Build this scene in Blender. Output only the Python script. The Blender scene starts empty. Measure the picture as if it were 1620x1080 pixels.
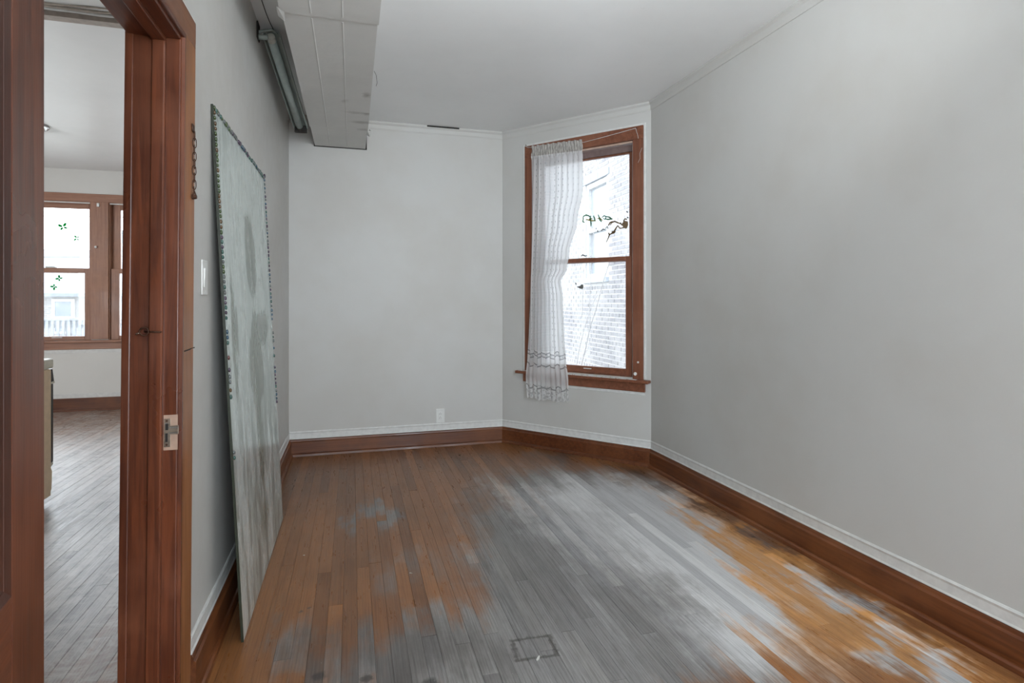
import bpy, bmesh, math, random
from mathutils import Vector, Matrix
random.seed(7)
S = bpy.context.scene
COL = S.collection
PI = math.pi

# ------------------------------------------------------------------ camera, light, exposure
cam_d = bpy.data.cameras.new('camera')
cam_d.sensor_width = 36.0
cam_d.lens = 887.0 / 1620.0 * 36.0
cam_d.shift_y = -63.0 / 1620.0
cam_d.clip_start = 0.05
cam_d.clip_end = 200
cam = bpy.data.objects.new('camera', cam_d)
COL.objects.link(cam)
cam.location = (0, 0, 1.255)
cam.rotation_euler = (PI / 2, 0, -math.radians(15.9))
S.camera = cam

world = bpy.data.worlds.new('overcast_sky')
S.world = world
world.use_nodes = True
wn, wl = world.node_tree.nodes, world.node_tree.links
wn.clear()
w_out = wn.new('ShaderNodeOutputWorld')
w_bg = wn.new('ShaderNodeBackground')
w_tc = wn.new('ShaderNodeTexCoord')
w_no = wn.new('ShaderNodeTexNoise')
w_no.inputs['Scale'].default_value = 2.0
w_no.inputs['Detail'].default_value = 4
w_mx = wn.new('ShaderNodeMix')
w_mx.data_type = 'RGBA'
w_mx.inputs[6].default_value = (0.78, 0.90, 1.0, 1)
w_mx.inputs[7].default_value = (0.90, 0.95, 1.0, 1)
wl.new(w_tc.outputs['Generated'], w_no.inputs['Vector'])
wl.new(w_no.outputs['Fac'], w_mx.inputs[0])
wl.new(w_mx.outputs[2], w_bg.inputs['Color'])
w_bg.inputs['Strength'].default_value = 8.2
wl.new(w_bg.outputs[0], w_out.inputs['Surface'])


def area_light(name, loc, target, sx, sy, power, color=(1, 1, 1)):
    d = bpy.data.lights.new(name, 'AREA')
    d.shape = 'RECTANGLE'
    d.size, d.size_y = sx, sy
    d.energy = power
    d.color = color
    o = bpy.data.objects.new(name, d)
    COL.objects.link(o)
    o.location = loc
    o.rotation_euler = (Vector(target) - Vector(loc)).to_track_quat('-Z', 'Y').to_euler()
    return o


# daylight entering through the windows of the front room behind the camera
area_light('front_window_daylight', (0.75, -2.02, 1.50), (2.1, 2.2, 1.1), 2.0, 1.7, 52, (0.85, 0.94, 1.0))
# added fill lamp just above the frame, aimed up to brighten the ceiling
area_light('ceiling_fill', (0.70, 1.28, 2.32), (0.80, 1.80, 2.775), 1.2, 0.5, 19, (0.90, 0.96, 1.0)).data.spread = math.radians(165)
area_light('kitchen_fill', (-4.45, 3.6, 1.6), (-2.4, 6.4, 1.5), 2.4, 1.5, 105, (0.93, 0.97, 1.0))  # added fill lamp by the windowless kitchen side wall, out of view

S.view_settings.view_transform = 'Standard'
S.view_settings.look = 'None'
S.view_settings.gamma = 1
S.view_settings.use_curve_mapping = False
S.view_settings.exposure = 0.2


# ------------------------------------------------------------------ node helpers
class NT:
    def __init__(self, name):
        self.m = bpy.data.materials.new(name)
        self.m.use_nodes = True
        self.t = self.m.node_tree
        self.n, self.l = self.t.nodes, self.t.links
        self.n.clear()
        self.out = self.n.new('ShaderNodeOutputMaterial')

    def put(self, sock, v):
        if v is None:
            return
        if isinstance(v, bpy.types.NodeSocket):
            self.l.new(v, sock)
        else:
            sock.default_value = v

    def pos(self):
        return self.n.new('ShaderNodeNewGeometry').outputs['Position']

    def objc(self):
        return self.n.new('ShaderNodeTexCoord').outputs['Object']

    def uv(self):
        return self.n.new('ShaderNodeTexCoord').outputs['UV']

    def rnd(self):
        return self.n.new('ShaderNodeObjectInfo').outputs['Random']

    def mapping(self, v, loc=(0, 0, 0), rot=(0, 0, 0), scale=(1, 1, 1), typ='POINT'):
        x = self.n.new('ShaderNodeMapping')
        x.vector_type = typ
        self.put(x.inputs[0], v)
        self.put(x.inputs[1], loc)
        x.inputs[2].default_value = rot
        x.inputs[3].default_value = scale
        return x.outputs[0]

    def noise(self, v, scale=5, detail=4, rough=0.5, dist=0.0, color=False):
        x = self.n.new('ShaderNodeTexNoise')
        self.put(x.inputs['Vector'], v)
        x.inputs['Scale'].default_value = scale
        x.inputs['Detail'].default_value = detail
        x.inputs['Roughness'].default_value = rough
        x.inputs['Distortion'].default_value = dist
        return x.outputs['Color' if color else 'Fac']

    def math(self, op, a, b=None, c=None, clamp=False):
        x = self.n.new('ShaderNodeMath')
        x.operation = op
        x.use_clamp = clamp
        self.put(x.inputs[0], a)
        self.put(x.inputs[1], b)
        if c is not None:
            self.put(x.inputs[2], c)
        return x.outputs[0]

    def vmath(self, op, a, b=None, out=0, scale=None):
        x = self.n.new('ShaderNodeVectorMath')
        x.operation = op
        self.put(x.inputs[0], a)
        self.put(x.inputs[1], b)
        if scale is not None:
            self.put(x.inputs['Scale'], scale)
        return x.outputs[out]

    def sep(self, v):
        x = self.n.new('ShaderNodeSeparateXYZ')
        self.put(x.inputs[0], v)
        return x.outputs

    def comb(self, a=0, b=0, c=0):
        x = self.n.new('ShaderNodeCombineXYZ')
        self.put(x.inputs[0], a)
        self.put(x.inputs[1], b)
        self.put(x.inputs[2], c)
        return x.outputs[0]

    def rng(self, v, a, b, c=0.0, d=1.0, smooth=True):
        x = self.n.new('ShaderNodeMapRange')
        if smooth:
            x.interpolation_type = 'SMOOTHSTEP'
        self.put(x.inputs[0], v)
        for i, k in enumerate((a, b, c, d)):
            self.put(x.inputs[1 + i], k)
        return x.outputs[0]

    def mix(self, f, a, b, mode='MIX'):
        x = self.n.new('ShaderNodeMix')
        x.data_type = 'RGBA'
        x.blend_type = mode
        self.put(x.inputs[0], f)
        self.put(x.inputs[6], a if isinstance(a, bpy.types.NodeSocket) else (*a, 1) if len(a) == 3 else a)
        self.put(x.inputs[7], b if isinstance(b, bpy.types.NodeSocket) else (*b, 1) if len(b) == 3 else b)
        return x.outputs[2]

    def bump(self, h, strength=0.2, dist=0.002):
        x = self.n.new('ShaderNodeBump')
        x.inputs['Strength'].default_value = strength
        x.inputs['Distance'].default_value = dist
        self.put(x.inputs['Height'], h)
        return x.outputs[0]

    def bsdf(self, color, rough=0.5, metal=0.0, spec=0.5, normal=None, **kw):
        x = self.n.new('ShaderNodeBsdfPrincipled')
        if not isinstance(color, bpy.types.NodeSocket):
            color = (*color, 1) if len(color) == 3 else color
        self.put(x.inputs['Base Color'], color)
        self.put(x.inputs['Roughness'], rough)
        self.put(x.inputs['Metallic'], metal)
        self.put(x.inputs['Specular IOR Level'], spec)
        if normal is not None:
            self.put(x.inputs['Normal'], normal)
        for k, v in kw.items():
            self.put(x.inputs[k.replace('_', ' ')], v)
        return x.outputs[0]

    def done(self, sh):
        self.l.new(sh, self.out.inputs['Surface'])
        return self.m

    # smooth elliptical patches given in the plane of the surface
    def blobs(self, v, lst):
        acc = None
        for (cx, cy, rx, ry, w) in lst:
            m = self.mapping(v, (-cx / rx, -cy / ry, 0), (0, 0, 0), (1 / rx, 1 / ry, 0))
            L = self.vmath('LENGTH', m, out=1)
            g = self.rng(L, 0.0, 1.0, w, 0.0)
            acc = g if acc is None else self.math('ADD', acc, g)
        return acc


def plain(name, col, rough=0.5, metal=0.0, spec=0.5, var=0.08, scale=30):
    N = NT(name)
    n = N.noise(N.pos(), scale, 3)
    c2 = tuple(max(0, k * (1 - var * 2.5)) for k in col)
    return N.done(N.bsdf(N.mix(N.rng(n, 0.3, 0.75), col, c2), rough, metal, spec))


def wall_paint(name, col, warm, rough=0.45):
    N = NT(name)
    P = N.pos()
    a = N.noise(P, 1.3, 4, 0.6)
    b = N.noise(P, 90, 3, 0.6)
    c = N.noise(P, 14, 5, 0.6)
    colr = N.mix(N.rng(a, 0.35, 0.7), col, warm)
    colr = N.mix(N.rng(c, 0.66, 0.78, 0, 0.06), colr, (0.35, 0.33, 0.30))
    h = N.math('ADD', N.math('MULTIPLY', b, 0.35), N.math('MULTIPLY', c, 0.9))
    nm = N.bump(h, 0.16, 0.004)
    return N.done(N.bsdf(colr, N.rng(c, 0.2, 0.8, rough - 0.05, rough + 0.08), 0, 0.4, nm))


def varnish(name, axis, dark, mid, light, rough=0.32, scuff=0.5):
    N = NT(name)
    P = N.pos()
    sc = [46, 46, 46]
    sc['xyz'.index(axis)] = 2.2
    V = N.mapping(P, scale=sc)
    g = N.noise(V, 1.0, 5, 0.62, 0.6)
    V2 = N.mapping(P, scale=[k * 3.2 for k in sc])
    g2 = N.noise(V2, 1.0, 3, 0.6)
    big = N.noise(P, 2.6, 4, 0.6)
    c = N.mix(N.rng(g, 0.3, 0.72), dark, mid)
    c = N.mix(N.rng(big, 0.42, 0.75, 0, 0.75), c, light)
    c = N.mix(N.rng(g2, 0.55, 0.8, 0, 0.45), c, dark)
    s1 = N.noise(N.mapping(P, scale=[k * 0.25 + 12 for k in sc]), 1.0, 8, 0.75)
    c = N.mix(N.rng(s1, 0.70, 0.76, 0, scuff), c, (0.50, 0.42, 0.36))
    nm = N.bump(N.math('ADD', g2, N.math('MULTIPLY', g, 1.2)), 0.14, 0.002)
    return N.done(N.bsdf(c, N.rng(big, 0.3, 0.7, rough - 0.06, rough + 0.14), 0, 0.5, nm))


# ------------------------------------------------------------------ mesh helpers
class MB:
    def __init__(self):
        self.v, self.f, self.uv = [], [], []

    def add(self, vs, fs, M=None):
        k = len(self.v)
        for p in vs:
            p = Vector(p)
            self.v.append(tuple(M @ p if M is not None else p))
        for f in fs:
            self.f.append(tuple(i + k for i in f))
        return self

    def box(self, x0, x1, y0, y1, z0, z1, M=None):
        vs = [(x, y, z) for z in (z0, z1) for y in (y0, y1) for x in (x0, x1)]
        fs = [(0, 2, 3, 1), (4, 5, 7, 6), (0, 1, 5, 4), (2, 6, 7, 3), (0, 4, 6, 2), (1, 3, 7, 5)]
        return self.add(vs, fs, M)

    def cyl(self, p0, p1, r, n=12, r1=None, cap=True):
        p0, p1 = Vector(p0), Vector(p1)
        r1 = r if r1 is None else r1
        q = (p1 - p0).to_track_quat('Z', 'Y')
        vs = []
        for p, rr in ((p0, r), (p1, r1)):
            for i in range(n):
                a = 2 * PI * i / n
                vs.append(p + q @ Vector((rr * math.cos(a), rr * math.sin(a), 0)))
        fs = [(i, (i + 1) % n, n + (i + 1) % n, n + i) for i in range(n)]
        if cap:
            fs += [tuple(reversed(range(n))), tuple(range(n, 2 * n))]
        return self.add(vs, fs)

    def tube(self, pts, r, n=6, closed=False):
        pts = [Vector(p) for p in pts]
        m = len(pts)
        vs, fs = [], []
        up = Vector((0.13, 0.21, 0.97)).normalized()
        for i, p in enumerate(pts):
            if closed:
                d = pts[(i + 1) % m] - pts[i - 1]
            else:
                d = pts[min(i + 1, m - 1)] - pts[max(i - 1, 0)]
            d.normalize()
            a = d.cross(up)
            if a.length < 1e-3:
                a = d.cross(Vector((1, 0, 0)))
            a.normalize()
            b = d.cross(a)
            rr = r[i] if isinstance(r, (list, tuple)) else r
            for k in range(n):
                t = 2 * PI * k / n
                vs.append(p + a * rr * math.cos(t) + b * rr * math.sin(t))
        for i in range(m if closed else m - 1):
            j = (i + 1) % m
            for k in range(n):
                fs.append((i * n + k, i * n + (k + 1) % n, j * n + (k + 1) % n, j * n + k))
        if not closed:
            fs += [tuple(reversed(range(n))), tuple(range((m - 1) * n, m * n))]
        return self.add(vs, fs)

    def lathe(self, prof, center, n=32, axis='z'):
        cx, cy, cz = center
        vs, fs = [], []
        for (r, z) in prof:
            for i in range(n):
                a = 2 * PI * i / n
                vs.append((cx + r * math.cos(a), cy + r * math.sin(a), cz + z))
        for j in range(len(prof) - 1):
            for i in range(n):
                fs.append((j * n + i, j * n + (i + 1) % n, (j + 1) * n + (i + 1) % n, (j + 1) * n + i))
        fs += [tuple(reversed(range(n))), tuple(range((len(prof) - 1) * n, len(prof) * n))]
        return self.add(vs, fs)

    def prism(self, poly, h0, h1, M=None):
        n = len(poly)
        vs = [(x, y, h0) for x, y in poly] + [(x, y, h1) for x, y in poly]
        fs = [(i, (i + 1) % n, n + (i + 1) % n, n + i) for i in range(n)]
        fs += [tuple(reversed(range(n))), tuple(range(n, 2 * n))]
        return self.add(vs, fs, M)

    def mesh(self, name, mat=None, smooth=False, M=None):
        me = bpy.data.meshes.new(name)
        vs = self.v if M is None else [tuple(M @ Vector(p)) for p in self.v]
        me.from_pydata(vs, [], self.f)
        if mat:
            me.materials.append(mat)
        bm = bmesh.new()
        bm.from_mesh(me)
        bmesh.ops.recalc_face_normals(bm, faces=bm.faces)
        bm.to_mesh(me)
        bm.free()
        if smooth:
            for p in me.polygons:
                p.use_smooth = True
        return me


def obj(name, mb, mat, parent=None, smooth=False, bevel=0, seg=2, M=None):
    me = mb.mesh(name, mat, smooth, M) if isinstance(mb, MB) else mb
    o = bpy.data.objects.new(name, me)
    COL.objects.link(o)
    if parent is not None:
        o.parent = parent
    if bevel:
        b = o.modifiers.new('bevel', 'BEVEL')
        b.width = bevel
        b.segments = seg
        b.limit_method = 'ANGLE'
        b.angle_limit = math.radians(40)
    return o


def empty(name, loc=(0, 0, 0), rot=(0, 0, 0), parent=None):
    o = bpy.data.objects.new(name, None)
    o.empty_display_size = 0.1
    COL.objects.link(o)
    o.location = loc
    o.rotation_euler = rot
    if parent is not None:
        o.parent = parent
    return o


def tag(o, label=None, cat=None, group=None, kind=None):
    if label:
        o['label'] = label
    if cat:
        o['category'] = cat
    if group:
        o['group'] = group
    if kind:
        o['kind'] = kind
    return o


def frame_M(A, B):
    """local x along the wall A->B, local y out of the room, local z up"""
    a, b = Vector((A[0], A[1], 0)), Vector((B[0], B[1], 0))
    x = (b - a).normalized()
    z = Vector((0, 0, 1))
    y = z.cross(x)
    M = Matrix((x, y, z)).transposed().to_4x4()
    M.translation = a
    return M


def wall_mb(L, th, z0, z1, holes=(), u0=0.0):
    mb = MB()
    us = sorted({u0, L} | {h[0] for h in holes} | {h[1] for h in holes})
    for a, b in zip(us[:-1], us[1:]):
        hs = sorted([(h[2], h[3]) for h in holes if h[0] <= a + 1e-6 and h[1] >= b - 1e-6])
        z = z0
        for (h0, h1) in hs:
            if h0 > z + 1e-6:
                mb.box(a, b, 0, th, z, h0)
            z = h1
        if z < z1 - 1e-6:
            mb.box(a, b, 0, th, z, z1)
    return mb


def sweep(prof, pts, i, ext0=None, ext1=None):
    """profile (distance into the room, z) along segment i of the wall line pts, mitred at its corners"""
    def nrm(a, b):
        d = (Vector(b) - Vector(a)).normalized()
        return Vector((d.y, -d.x))

    def corner(j):
        p = Vector(pts[j])
        n0 = nrm(pts[j - 1], pts[j]) if j > 0 else nrm(pts[j], pts[j + 1])
        n1 = nrm(pts[j], pts[j + 1]) if j < len(pts) - 1 else n0
        m = (n0 + n1).normalized()
        return p, m / m.dot(n0)
    mb = MB()
    vs = []
    for j, e in ((i, ext0), (i + 1, ext1)):
        p, m = corner(j)
        if e is not None:
            p = Vector(e)
            m = nrm(pts[i], pts[i + 1])
        for (d, z) in prof:
            q = p + m * d
            vs.append((q.x, q.y, z))
    n = len(prof)
    fs = [(k, (k + 1) % n, n + (k + 1) % n, n + k) for k in range(n)]
    fs += [tuple(reversed(range(n))), tuple(range(n, 2 * n))]
    return mb.add(vs, fs)


# ------------------------------------------------------------------ materials
M_wall = wall_paint('wall_paint', (0.555, 0.55, 0.53), (0.52, 0.505, 0.475))
M_ceil = wall_paint('ceiling_paint', (0.85, 0.86, 0.86), (0.81, 0.82, 0.82), 0.4)
M_kwall = wall_paint('kitchen_paint', (0.70, 0.69, 0.66), (0.66, 0.65, 0.62))
M_trimwhite = plain('painted_white_trim', (0.70, 0.70, 0.68), 0.4, var=0.05)
M_duct = plain('painted_sheet_metal', (0.66, 0.66, 0.64), 0.42, var=0.03, scale=8)
RD = ((0.070, 0.018, 0.008), (0.165, 0.045, 0.017), (0.22, 0.070, 0.029))
M_post_z = varnish('red_varnish_vertical', 'z', *RD)
M_post_y = varnish('red_varnish_along', 'y', *RD)
M_base_x = varnish('baseboard_varnish_x', 'x', (0.075, 0.020, 0.007), (0.145, 0.045, 0.015), (0.20, 0.070, 0.024), 0.36)
M_base_y = varnish('baseboard_varnish_y', 'y', (0.085, 0.023, 0.007), (0.17, 0.053, 0.016), (0.23, 0.080, 0.025), 0.36)
M_post_shade = varnish('shaded_varnish_moulding', 'z', (0.03, 0.010, 0.006), (0.06, 0.018, 0.009), (0.09, 0.028, 0.013), 0.4, 0.2)  # varnish darkened to carry the shade of the panel recesses
M_case_z = varnish('casing_orange_vertical', 'z', (0.20, 0.070, 0.020), (0.32, 0.125, 0.045), (0.40, 0.17, 0.07), 0.36, 0.25)
M_case_y = varnish('casing_orange_along', 'y', (0.14, 0.048, 0.020), (0.22, 0.085, 0.038), (0.28, 0.12, 0.055), 0.36, 0.25)
WN = ((0.14, 0.046, 0.022), (0.23, 0.082, 0.042), (0.28, 0.115, 0.065))
M_win_z = varnish('window_varnish_vertical', 'z', *WN, 0.42)
M_win_x = varnish('window_varnish_across', 'x', *WN, 0.42, 0.8)
M_dark = plain('dark_gap', (0.02, 0.017, 0.015), 0.8)
M_brass = plain('aged_metal', (0.34, 0.27, 0.21), 0.38, 0.8, var=0.15, scale=60)
M_iron = plain('rusty_iron', (0.10, 0.045, 0.025), 0.55, 0.6, var=0.2, scale=80)
M_plate = plain('white_plastic', (0.74, 0.74, 0.72), 0.35, var=0.02)


def floor_material(name, worn, stains_shade, base_w, orange, orange2, grey, grey2, residue=False, smudge=0.0, pale=None):
    N = NT(name)
    P = N.pos()
    R = N.rnd()
    s = N.sep(P)
    # each board samples the wear a little differently
    wob = N.noise(P, 3.2, 4, 0.65, color=True)
    wob2 = N.noise(N.mapping(P, scale=(22, 3, 1)), 1.0, 4, 0.7, color=True)
    off = N.vmath('SCALE', N.vmath('SUBTRACT', wob, (0.5, 0.5, 0.5)), scale=0.55)
    off2 = N.vmath('SCALE', N.vmath('SUBTRACT', wob2, (0.5, 0.5, 0.5)), scale=0.35)
    shift = N.comb(0, N.math('MULTIPLY', N.math('SUBTRACT', R, 0.5), 0.30), 0)
    Q = N.vmath('ADD', N.vmath('ADD', P, off), N.vmath('ADD', off2, shift))
    W = N.blobs(Q, worn)
    n1 = N.noise(N.mapping(P, scale=(30, 5, 1)), 1.0, 6, 0.72)
    W = N.math('ADD', W, N.math('MULTIPLY', N.math('SUBTRACT', n1, 0.5), 0.75))
    W = N.math('ADD', W, N.math('ADD', N.math('MULTIPLY', N.math('SUBTRACT', R, 0.5), 0.16), base_w))
    W = N.rng(W, 0.12, 0.95)
    # oak grain
    rv = N.comb(N.math('MULTIPLY', R, 37.0), N.math('MULTIPLY', R, 91.0), 0)
    G = N.vmath('ADD', P, rv)
    g1 = N.noise(N.mapping(G, scale=(95, 2.6, 1)), 1.0, 5, 0.7, 0.8)
    g2 = N.noise(N.mapping(G, scale=(330, 7, 1)), 1.0, 3, 0.6)
    wv = N.n.new('ShaderNodeTexWave')
    wv.wave_type = 'BANDS'
    wv.bands_direction = 'X'
    wv.inputs['Scale'].default_value = 1.0
    wv.inputs['Distortion'].default_value = 9.0
    wv.inputs['Detail'].default_value = 2.0
    wv.inputs['Detail Scale'].default_value = 0.6
    N.l.new(N.mapping(G, scale=(28, 1.8, 1)), wv.inputs['Vector'])
    grain = N.math('ADD', N.math('MULTIPLY', N.rng(g1, 0.42, 0.68), 0.42), N.math('MULTIPLY', N.rng(g2, 0.5, 0.72), 0.35))
    grain = N.math('ADD', grain, N.math('MULTIPLY', wv.outputs['Fac'], 0.20), clamp=True)
    co = N.mix(R, orange, orange2)
    co = N.mix(N.rng(N.noise(P, 1.7, 4, 0.7), 0.35, 0.7, 0, 0.55), co, tuple(k * 0.58 for k in orange))
    co = N.mix(N.math('MULTIPLY', grain, 0.85), co, (0.10, 0.035, 0.012))
    cg = N.mix(R, grey, grey2)
    cg = N.mix(N.rng(N.noise(N.mapping(P, scale=(9, 2.2, 1)), 1.0, 6, 0.75), 0.35, 0.68), cg, tuple(k * 0.62 for k in grey))
    cg = N.mix(N.math('MULTIPLY', grain, 0.78), cg, (0.055, 0.045, 0.040))
    c = N.mix(W, co, cg)
    if pale:  # paler bare wood, with window sheen and bounce light painted in
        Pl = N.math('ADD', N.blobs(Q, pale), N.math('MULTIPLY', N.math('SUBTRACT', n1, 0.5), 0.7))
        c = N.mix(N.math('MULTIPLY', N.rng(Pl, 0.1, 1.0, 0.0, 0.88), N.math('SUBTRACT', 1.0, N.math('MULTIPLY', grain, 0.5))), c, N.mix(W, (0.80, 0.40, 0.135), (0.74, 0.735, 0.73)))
    br_ = N.math('FRACT', N.math('MULTIPLY', R, 7.31))
    c = N.mix(1.0, c, N.comb(N.rng(br_, 0, 1, 0.74, 1.16, False), N.rng(br_, 0, 1, 0.74, 1.16, False), N.rng(br_, 0, 1, 0.76, 1.16, False)), 'MULTIPLY')
    if stains_shade:
        D = N.math('MULTIPLY', N.blobs(Q, stains_shade), 1.0, clamp=True)
        c = N.mix(N.math('MULTIPLY', D, 0.72), c, (0.050, 0.036, 0.028))
    # whitish dust and paint smears
    sm = N.noise(N.mapping(P, rot=(0, 0, 0.5), scale=(6, 9, 1)), 1.0, 8, 0.78, 1.6)
    c = N.mix(N.rng(sm, 0.56 - smudge * 0.16, 0.80 - smudge * 0.2, 0, 0.09 + smudge * 0.6), c, (0.50, 0.48, 0.46))
    sp = N.noise(P, 130, 2, 0.6)
    c = N.mix(N.rng(sp, 0.75, 0.78, 0, 0.75), c, (0.62, 0.60, 0.57))
    sd = N.noise(N.vmath('ADD', P, (3, 7, 0)), 70, 3, 0.6)
    c = N.mix(N.rng(sd, 0.72, 0.76, 0, 0.6), c, (0.03, 0.022, 0.018))
    if residue:
        q = N.mapping(P, (-0.635, -1.935, 0), (0, 0, 0), (1, 1, 1))
        q = N.mapping(q, (0, 0, 0), (0, 0, 0.08), (1 / 0.072, 1 / 0.058, 1))
        qs = N.sep(N.vmath('ABSOLUTE', q))
        d = N.math('ABSOLUTE', N.math('SUBTRACT', N.math('MAXIMUM', qs[0], qs[1]), 1.0))
        d = N.math('ADD', d, N.math('MULTIPLY', N.math('SUBTRACT', N.noise(P, 45, 4, 0.7), 0.5), 0.55))
        c = N.mix(N.rng(d, 0.02, 0.20, 0.70, 0.0), c, (0.035, 0.024, 0.019))
        for (x, y, r) in ((-0.107, 1.985, .030), (0.046, 1.93, .026), (0.247, 1.85, .034), (2.06, 2.525, .016), (-.20, 2.42, .012), (-0.17, 2.44, .010)):
            dd = N.vmath('DISTANCE', P, (x, y, 0), out=1)
            dd = N.math('ADD', dd, N.math('MULTIPLY', N.math('SUBTRACT', N.noise(P, 60, 3, 0.7), 0.5), 0.03))
            c = N.mix(N.rng(dd, r * 0.4, r, 0.75, 0.0), c, (0.03, 0.025, 0.022))
    rough = N.math('ADD', N.rng(n1, 0.3, 0.7, 0.24, 0.38), N.math('MULTIPLY', W, 0.08))
    rough = N.math('ADD', rough, N.math('MULTIPLY', grain, 0.10))
    h = N.math('ADD', N.math('MULTIPLY', grain, -0.6), N.math('MULTIPLY', n1, 0.5))
    nm = N.bump(h, 0.22, 0.0015)
    return N.done(N.bsdf(c, rough, 0, 0.55, nm))


WORN = [(1.62, 2.6, 0.45, 1.2, 0.5),
    # near window and down the middle of the room
    (1.70, 3.35, 0.75, 0.95, 1.0), (1.35, 2.65, 0.75, 0.95, 1.1), (1.35, 2.0, 0.50, 0.75, 0.9),
    (0.90, 2.9, 0.62, 1.10, 0.9), (0.80, 2.1, 0.75, 0.90, 1.0), (0.60, 1.6, 1.0, 0.7, 0.9),
    (1.20, 3.75, 0.65, 0.60, 0.75), (0.12, 3.39, 0.26, 0.30, 0.95), (0.20, 1.95, 0.50, 0.45, 0.85),
    (-0.20, 2.15, 0.22, 0.35, 0.6), (0.25, 2.75, 0.30, 0.30, 0.45), (1.98, 1.92, 0.16, 0.42, 0.9),
    (1.92, 1.47, 0.26, 0.22, 1.0), (2.12, 2.5, 0.10, 0.5, 0.5), (1.5, 4.3, 0.5, 0.35, 0.5),
]
STAIN_SHADE = [(0.18, 1.95, 0.55, 0.42, 0.85), (1.72, 4.30, 0.42, 0.20, 0.8), (2.05, 3.78, 0.25, 0.28, 0.8),  # floor stains, with shade under the window and in the foreground painted in
         (0.9, 4.45, 0.5, 0.35, 0.5), (0.12, 3.42, 0.15, 0.2, 0.35), (-0.15, 2.15, 0.2, 0.25, 0.5),
         (0.85, 2.35, 0.35, 0.6, 0.35), (2.16, 2.6, 0.09, 2.0, 0.5), (-0.2, 4.3, 0.5, 0.5, 0.35)]
M_floor = floor_material('worn_oak_strip_floor', WORN, STAIN_SHADE, 0.02, (0.34, 0.140, 0.046), (0.25, 0.100, 0.033),
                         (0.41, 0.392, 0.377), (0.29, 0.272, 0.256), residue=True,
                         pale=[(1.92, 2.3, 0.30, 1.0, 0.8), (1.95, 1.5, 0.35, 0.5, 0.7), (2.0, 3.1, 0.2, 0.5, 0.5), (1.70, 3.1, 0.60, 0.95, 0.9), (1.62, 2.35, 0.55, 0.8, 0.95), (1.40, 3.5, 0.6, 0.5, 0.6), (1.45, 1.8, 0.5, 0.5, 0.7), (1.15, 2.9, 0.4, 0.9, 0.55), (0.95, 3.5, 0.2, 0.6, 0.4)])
M_kfloor = floor_material('kitchen_worn_floor', [(-1.6, 3.2, 2.2, 3.0, 0.9), (-2.2, 5.5, 1.8, 1.9, 0.6)],
                          [(-2.0, 3.9, 0.35, 0.5, 0.4)], 0.05, (0.36, 0.19, 0.10), (0.30, 0.15, 0.08),
                          (0.62, 0.615, 0.61), (0.50, 0.49, 0.485), smudge=0.9)


def glass_mat(name, dirt=0.10, tint=(1, 1, 1)):
    N = NT(name)
    P = N.pos()
    tr = N.n.new('ShaderNodeBsdfTransparent')
    tr.inputs[0].default_value = (*tint, 1)
    gl = N.n.new('ShaderNodeBsdfGlossy')
    gl.inputs['Roughness'].default_value = 0.03
    fr = N.n.new('ShaderNodeFresnel')
    fr.inputs[0].default_value = 1.35
    m1 = N.n.new('ShaderNodeMixShader')
    N.l.new(fr.outputs[0], m1.inputs[0])
    N.l.new(tr.outputs[0], m1.inputs[1])
    N.l.new(gl.outputs[0], m1.inputs[2])
    tl = N.n.new('ShaderNodeBsdfTranslucent')
    tl.inputs[0].default_value = (0.9, 0.92, 0.94, 1)
    n = N.noise(P, 9, 6, 0.7, 0.5)
    m2 = N.n.new('ShaderNodeMixShader')
    N.put(m2.inputs[0], N.rng(n, 0.3, 0.75, dirt * 0.6, dirt * 1.6))
    N.l.new(m1.outputs[0], m2.inputs[1])
    N.l.new(tl.outputs[0], m2.inputs[2])
    return N.done(m2.outputs[0])


M_glass = glass_mat('dusty_window_glass', 0.14)
M_kglass = glass_mat('kitchen_window_glass', 0.06)

# ------------------------------------------------------------------ room shell
CZ = 2.775
WX = -0.495
P0, P1, P2, P3, P4 = (WX, -2.2), (WX, 4.87), (1.298, 4.87), (2.187, 3.813), (2.187, -2.2)
LINE = [P0, P1, P2, P3, P4]
DY0, DY1, DZ = 0.965, 1.815, 2.035      # doorway in the left wall


def struct(name, mb, mat, M=None, parent=None, bevel=0):
    o = obj(name, mb, mat, parent, M=M, bevel=bevel)
    if parent is None:
        tag(o, kind='structure')
    return o


# left wall: local x runs along +y, local y runs towards -x
ML = frame_M((WX, -2.2), (WX, 8.0))
struct('wall_left', wall_mb(9.8, 0.10, 0, CZ, [(DY0 + 2.2, DY1 + 2.235, 0, DZ)]), M_wall, ML)
MBK = Matrix.Translation((0, 0, 0))
back = MB().box(WX, 1.298 + 0.06, 4.87, 4.99, 0, CZ)
struct('wall_back', back, M_wall)
BA = frame_M(P2, P3)
BL = (Vector(P3) - Vector(P2)).length
WU0, WU1, WZ0, WZ1 = 0.325, 1.245, 0.665, 2.515
# the bay wall panel; a slim overlap closes its outer corners
struct('wall_bay', wall_mb(BL, 0.14, 0, CZ, [(WU0, WU1, WZ0, WZ1)]), M_wall, BA)
struct('wall_right', MB().box(2.187, 2.33, -2.2, 3.813, 0, CZ), M_wall)
# wall behind the camera with the opening the front daylight comes through
struct('wall_front', wall_mb(2.69, 0.1, 0, CZ, [(0.3, 2.4, 0.6, 2.45)]), M_wall,
       Matrix.Translation((WX, -2.2, 0)) @ Matrix.Scale(-1, 4, (0, 1, 0)))

# ceilings
cm = MB()
cm.prism([(WX - 0.1, -2.3), (2.33, -2.3), (2.33, 3.86), (1.36, 5.0), (WX - 0.1, 5.0)], CZ, CZ + 0.12)
struct('ceiling', cm, M_ceil)
struct('ceiling', MB().box(-4.7, WX - 0.1, -1.2, 7.68, CZ, CZ + 0.12), M_ceil)
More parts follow.
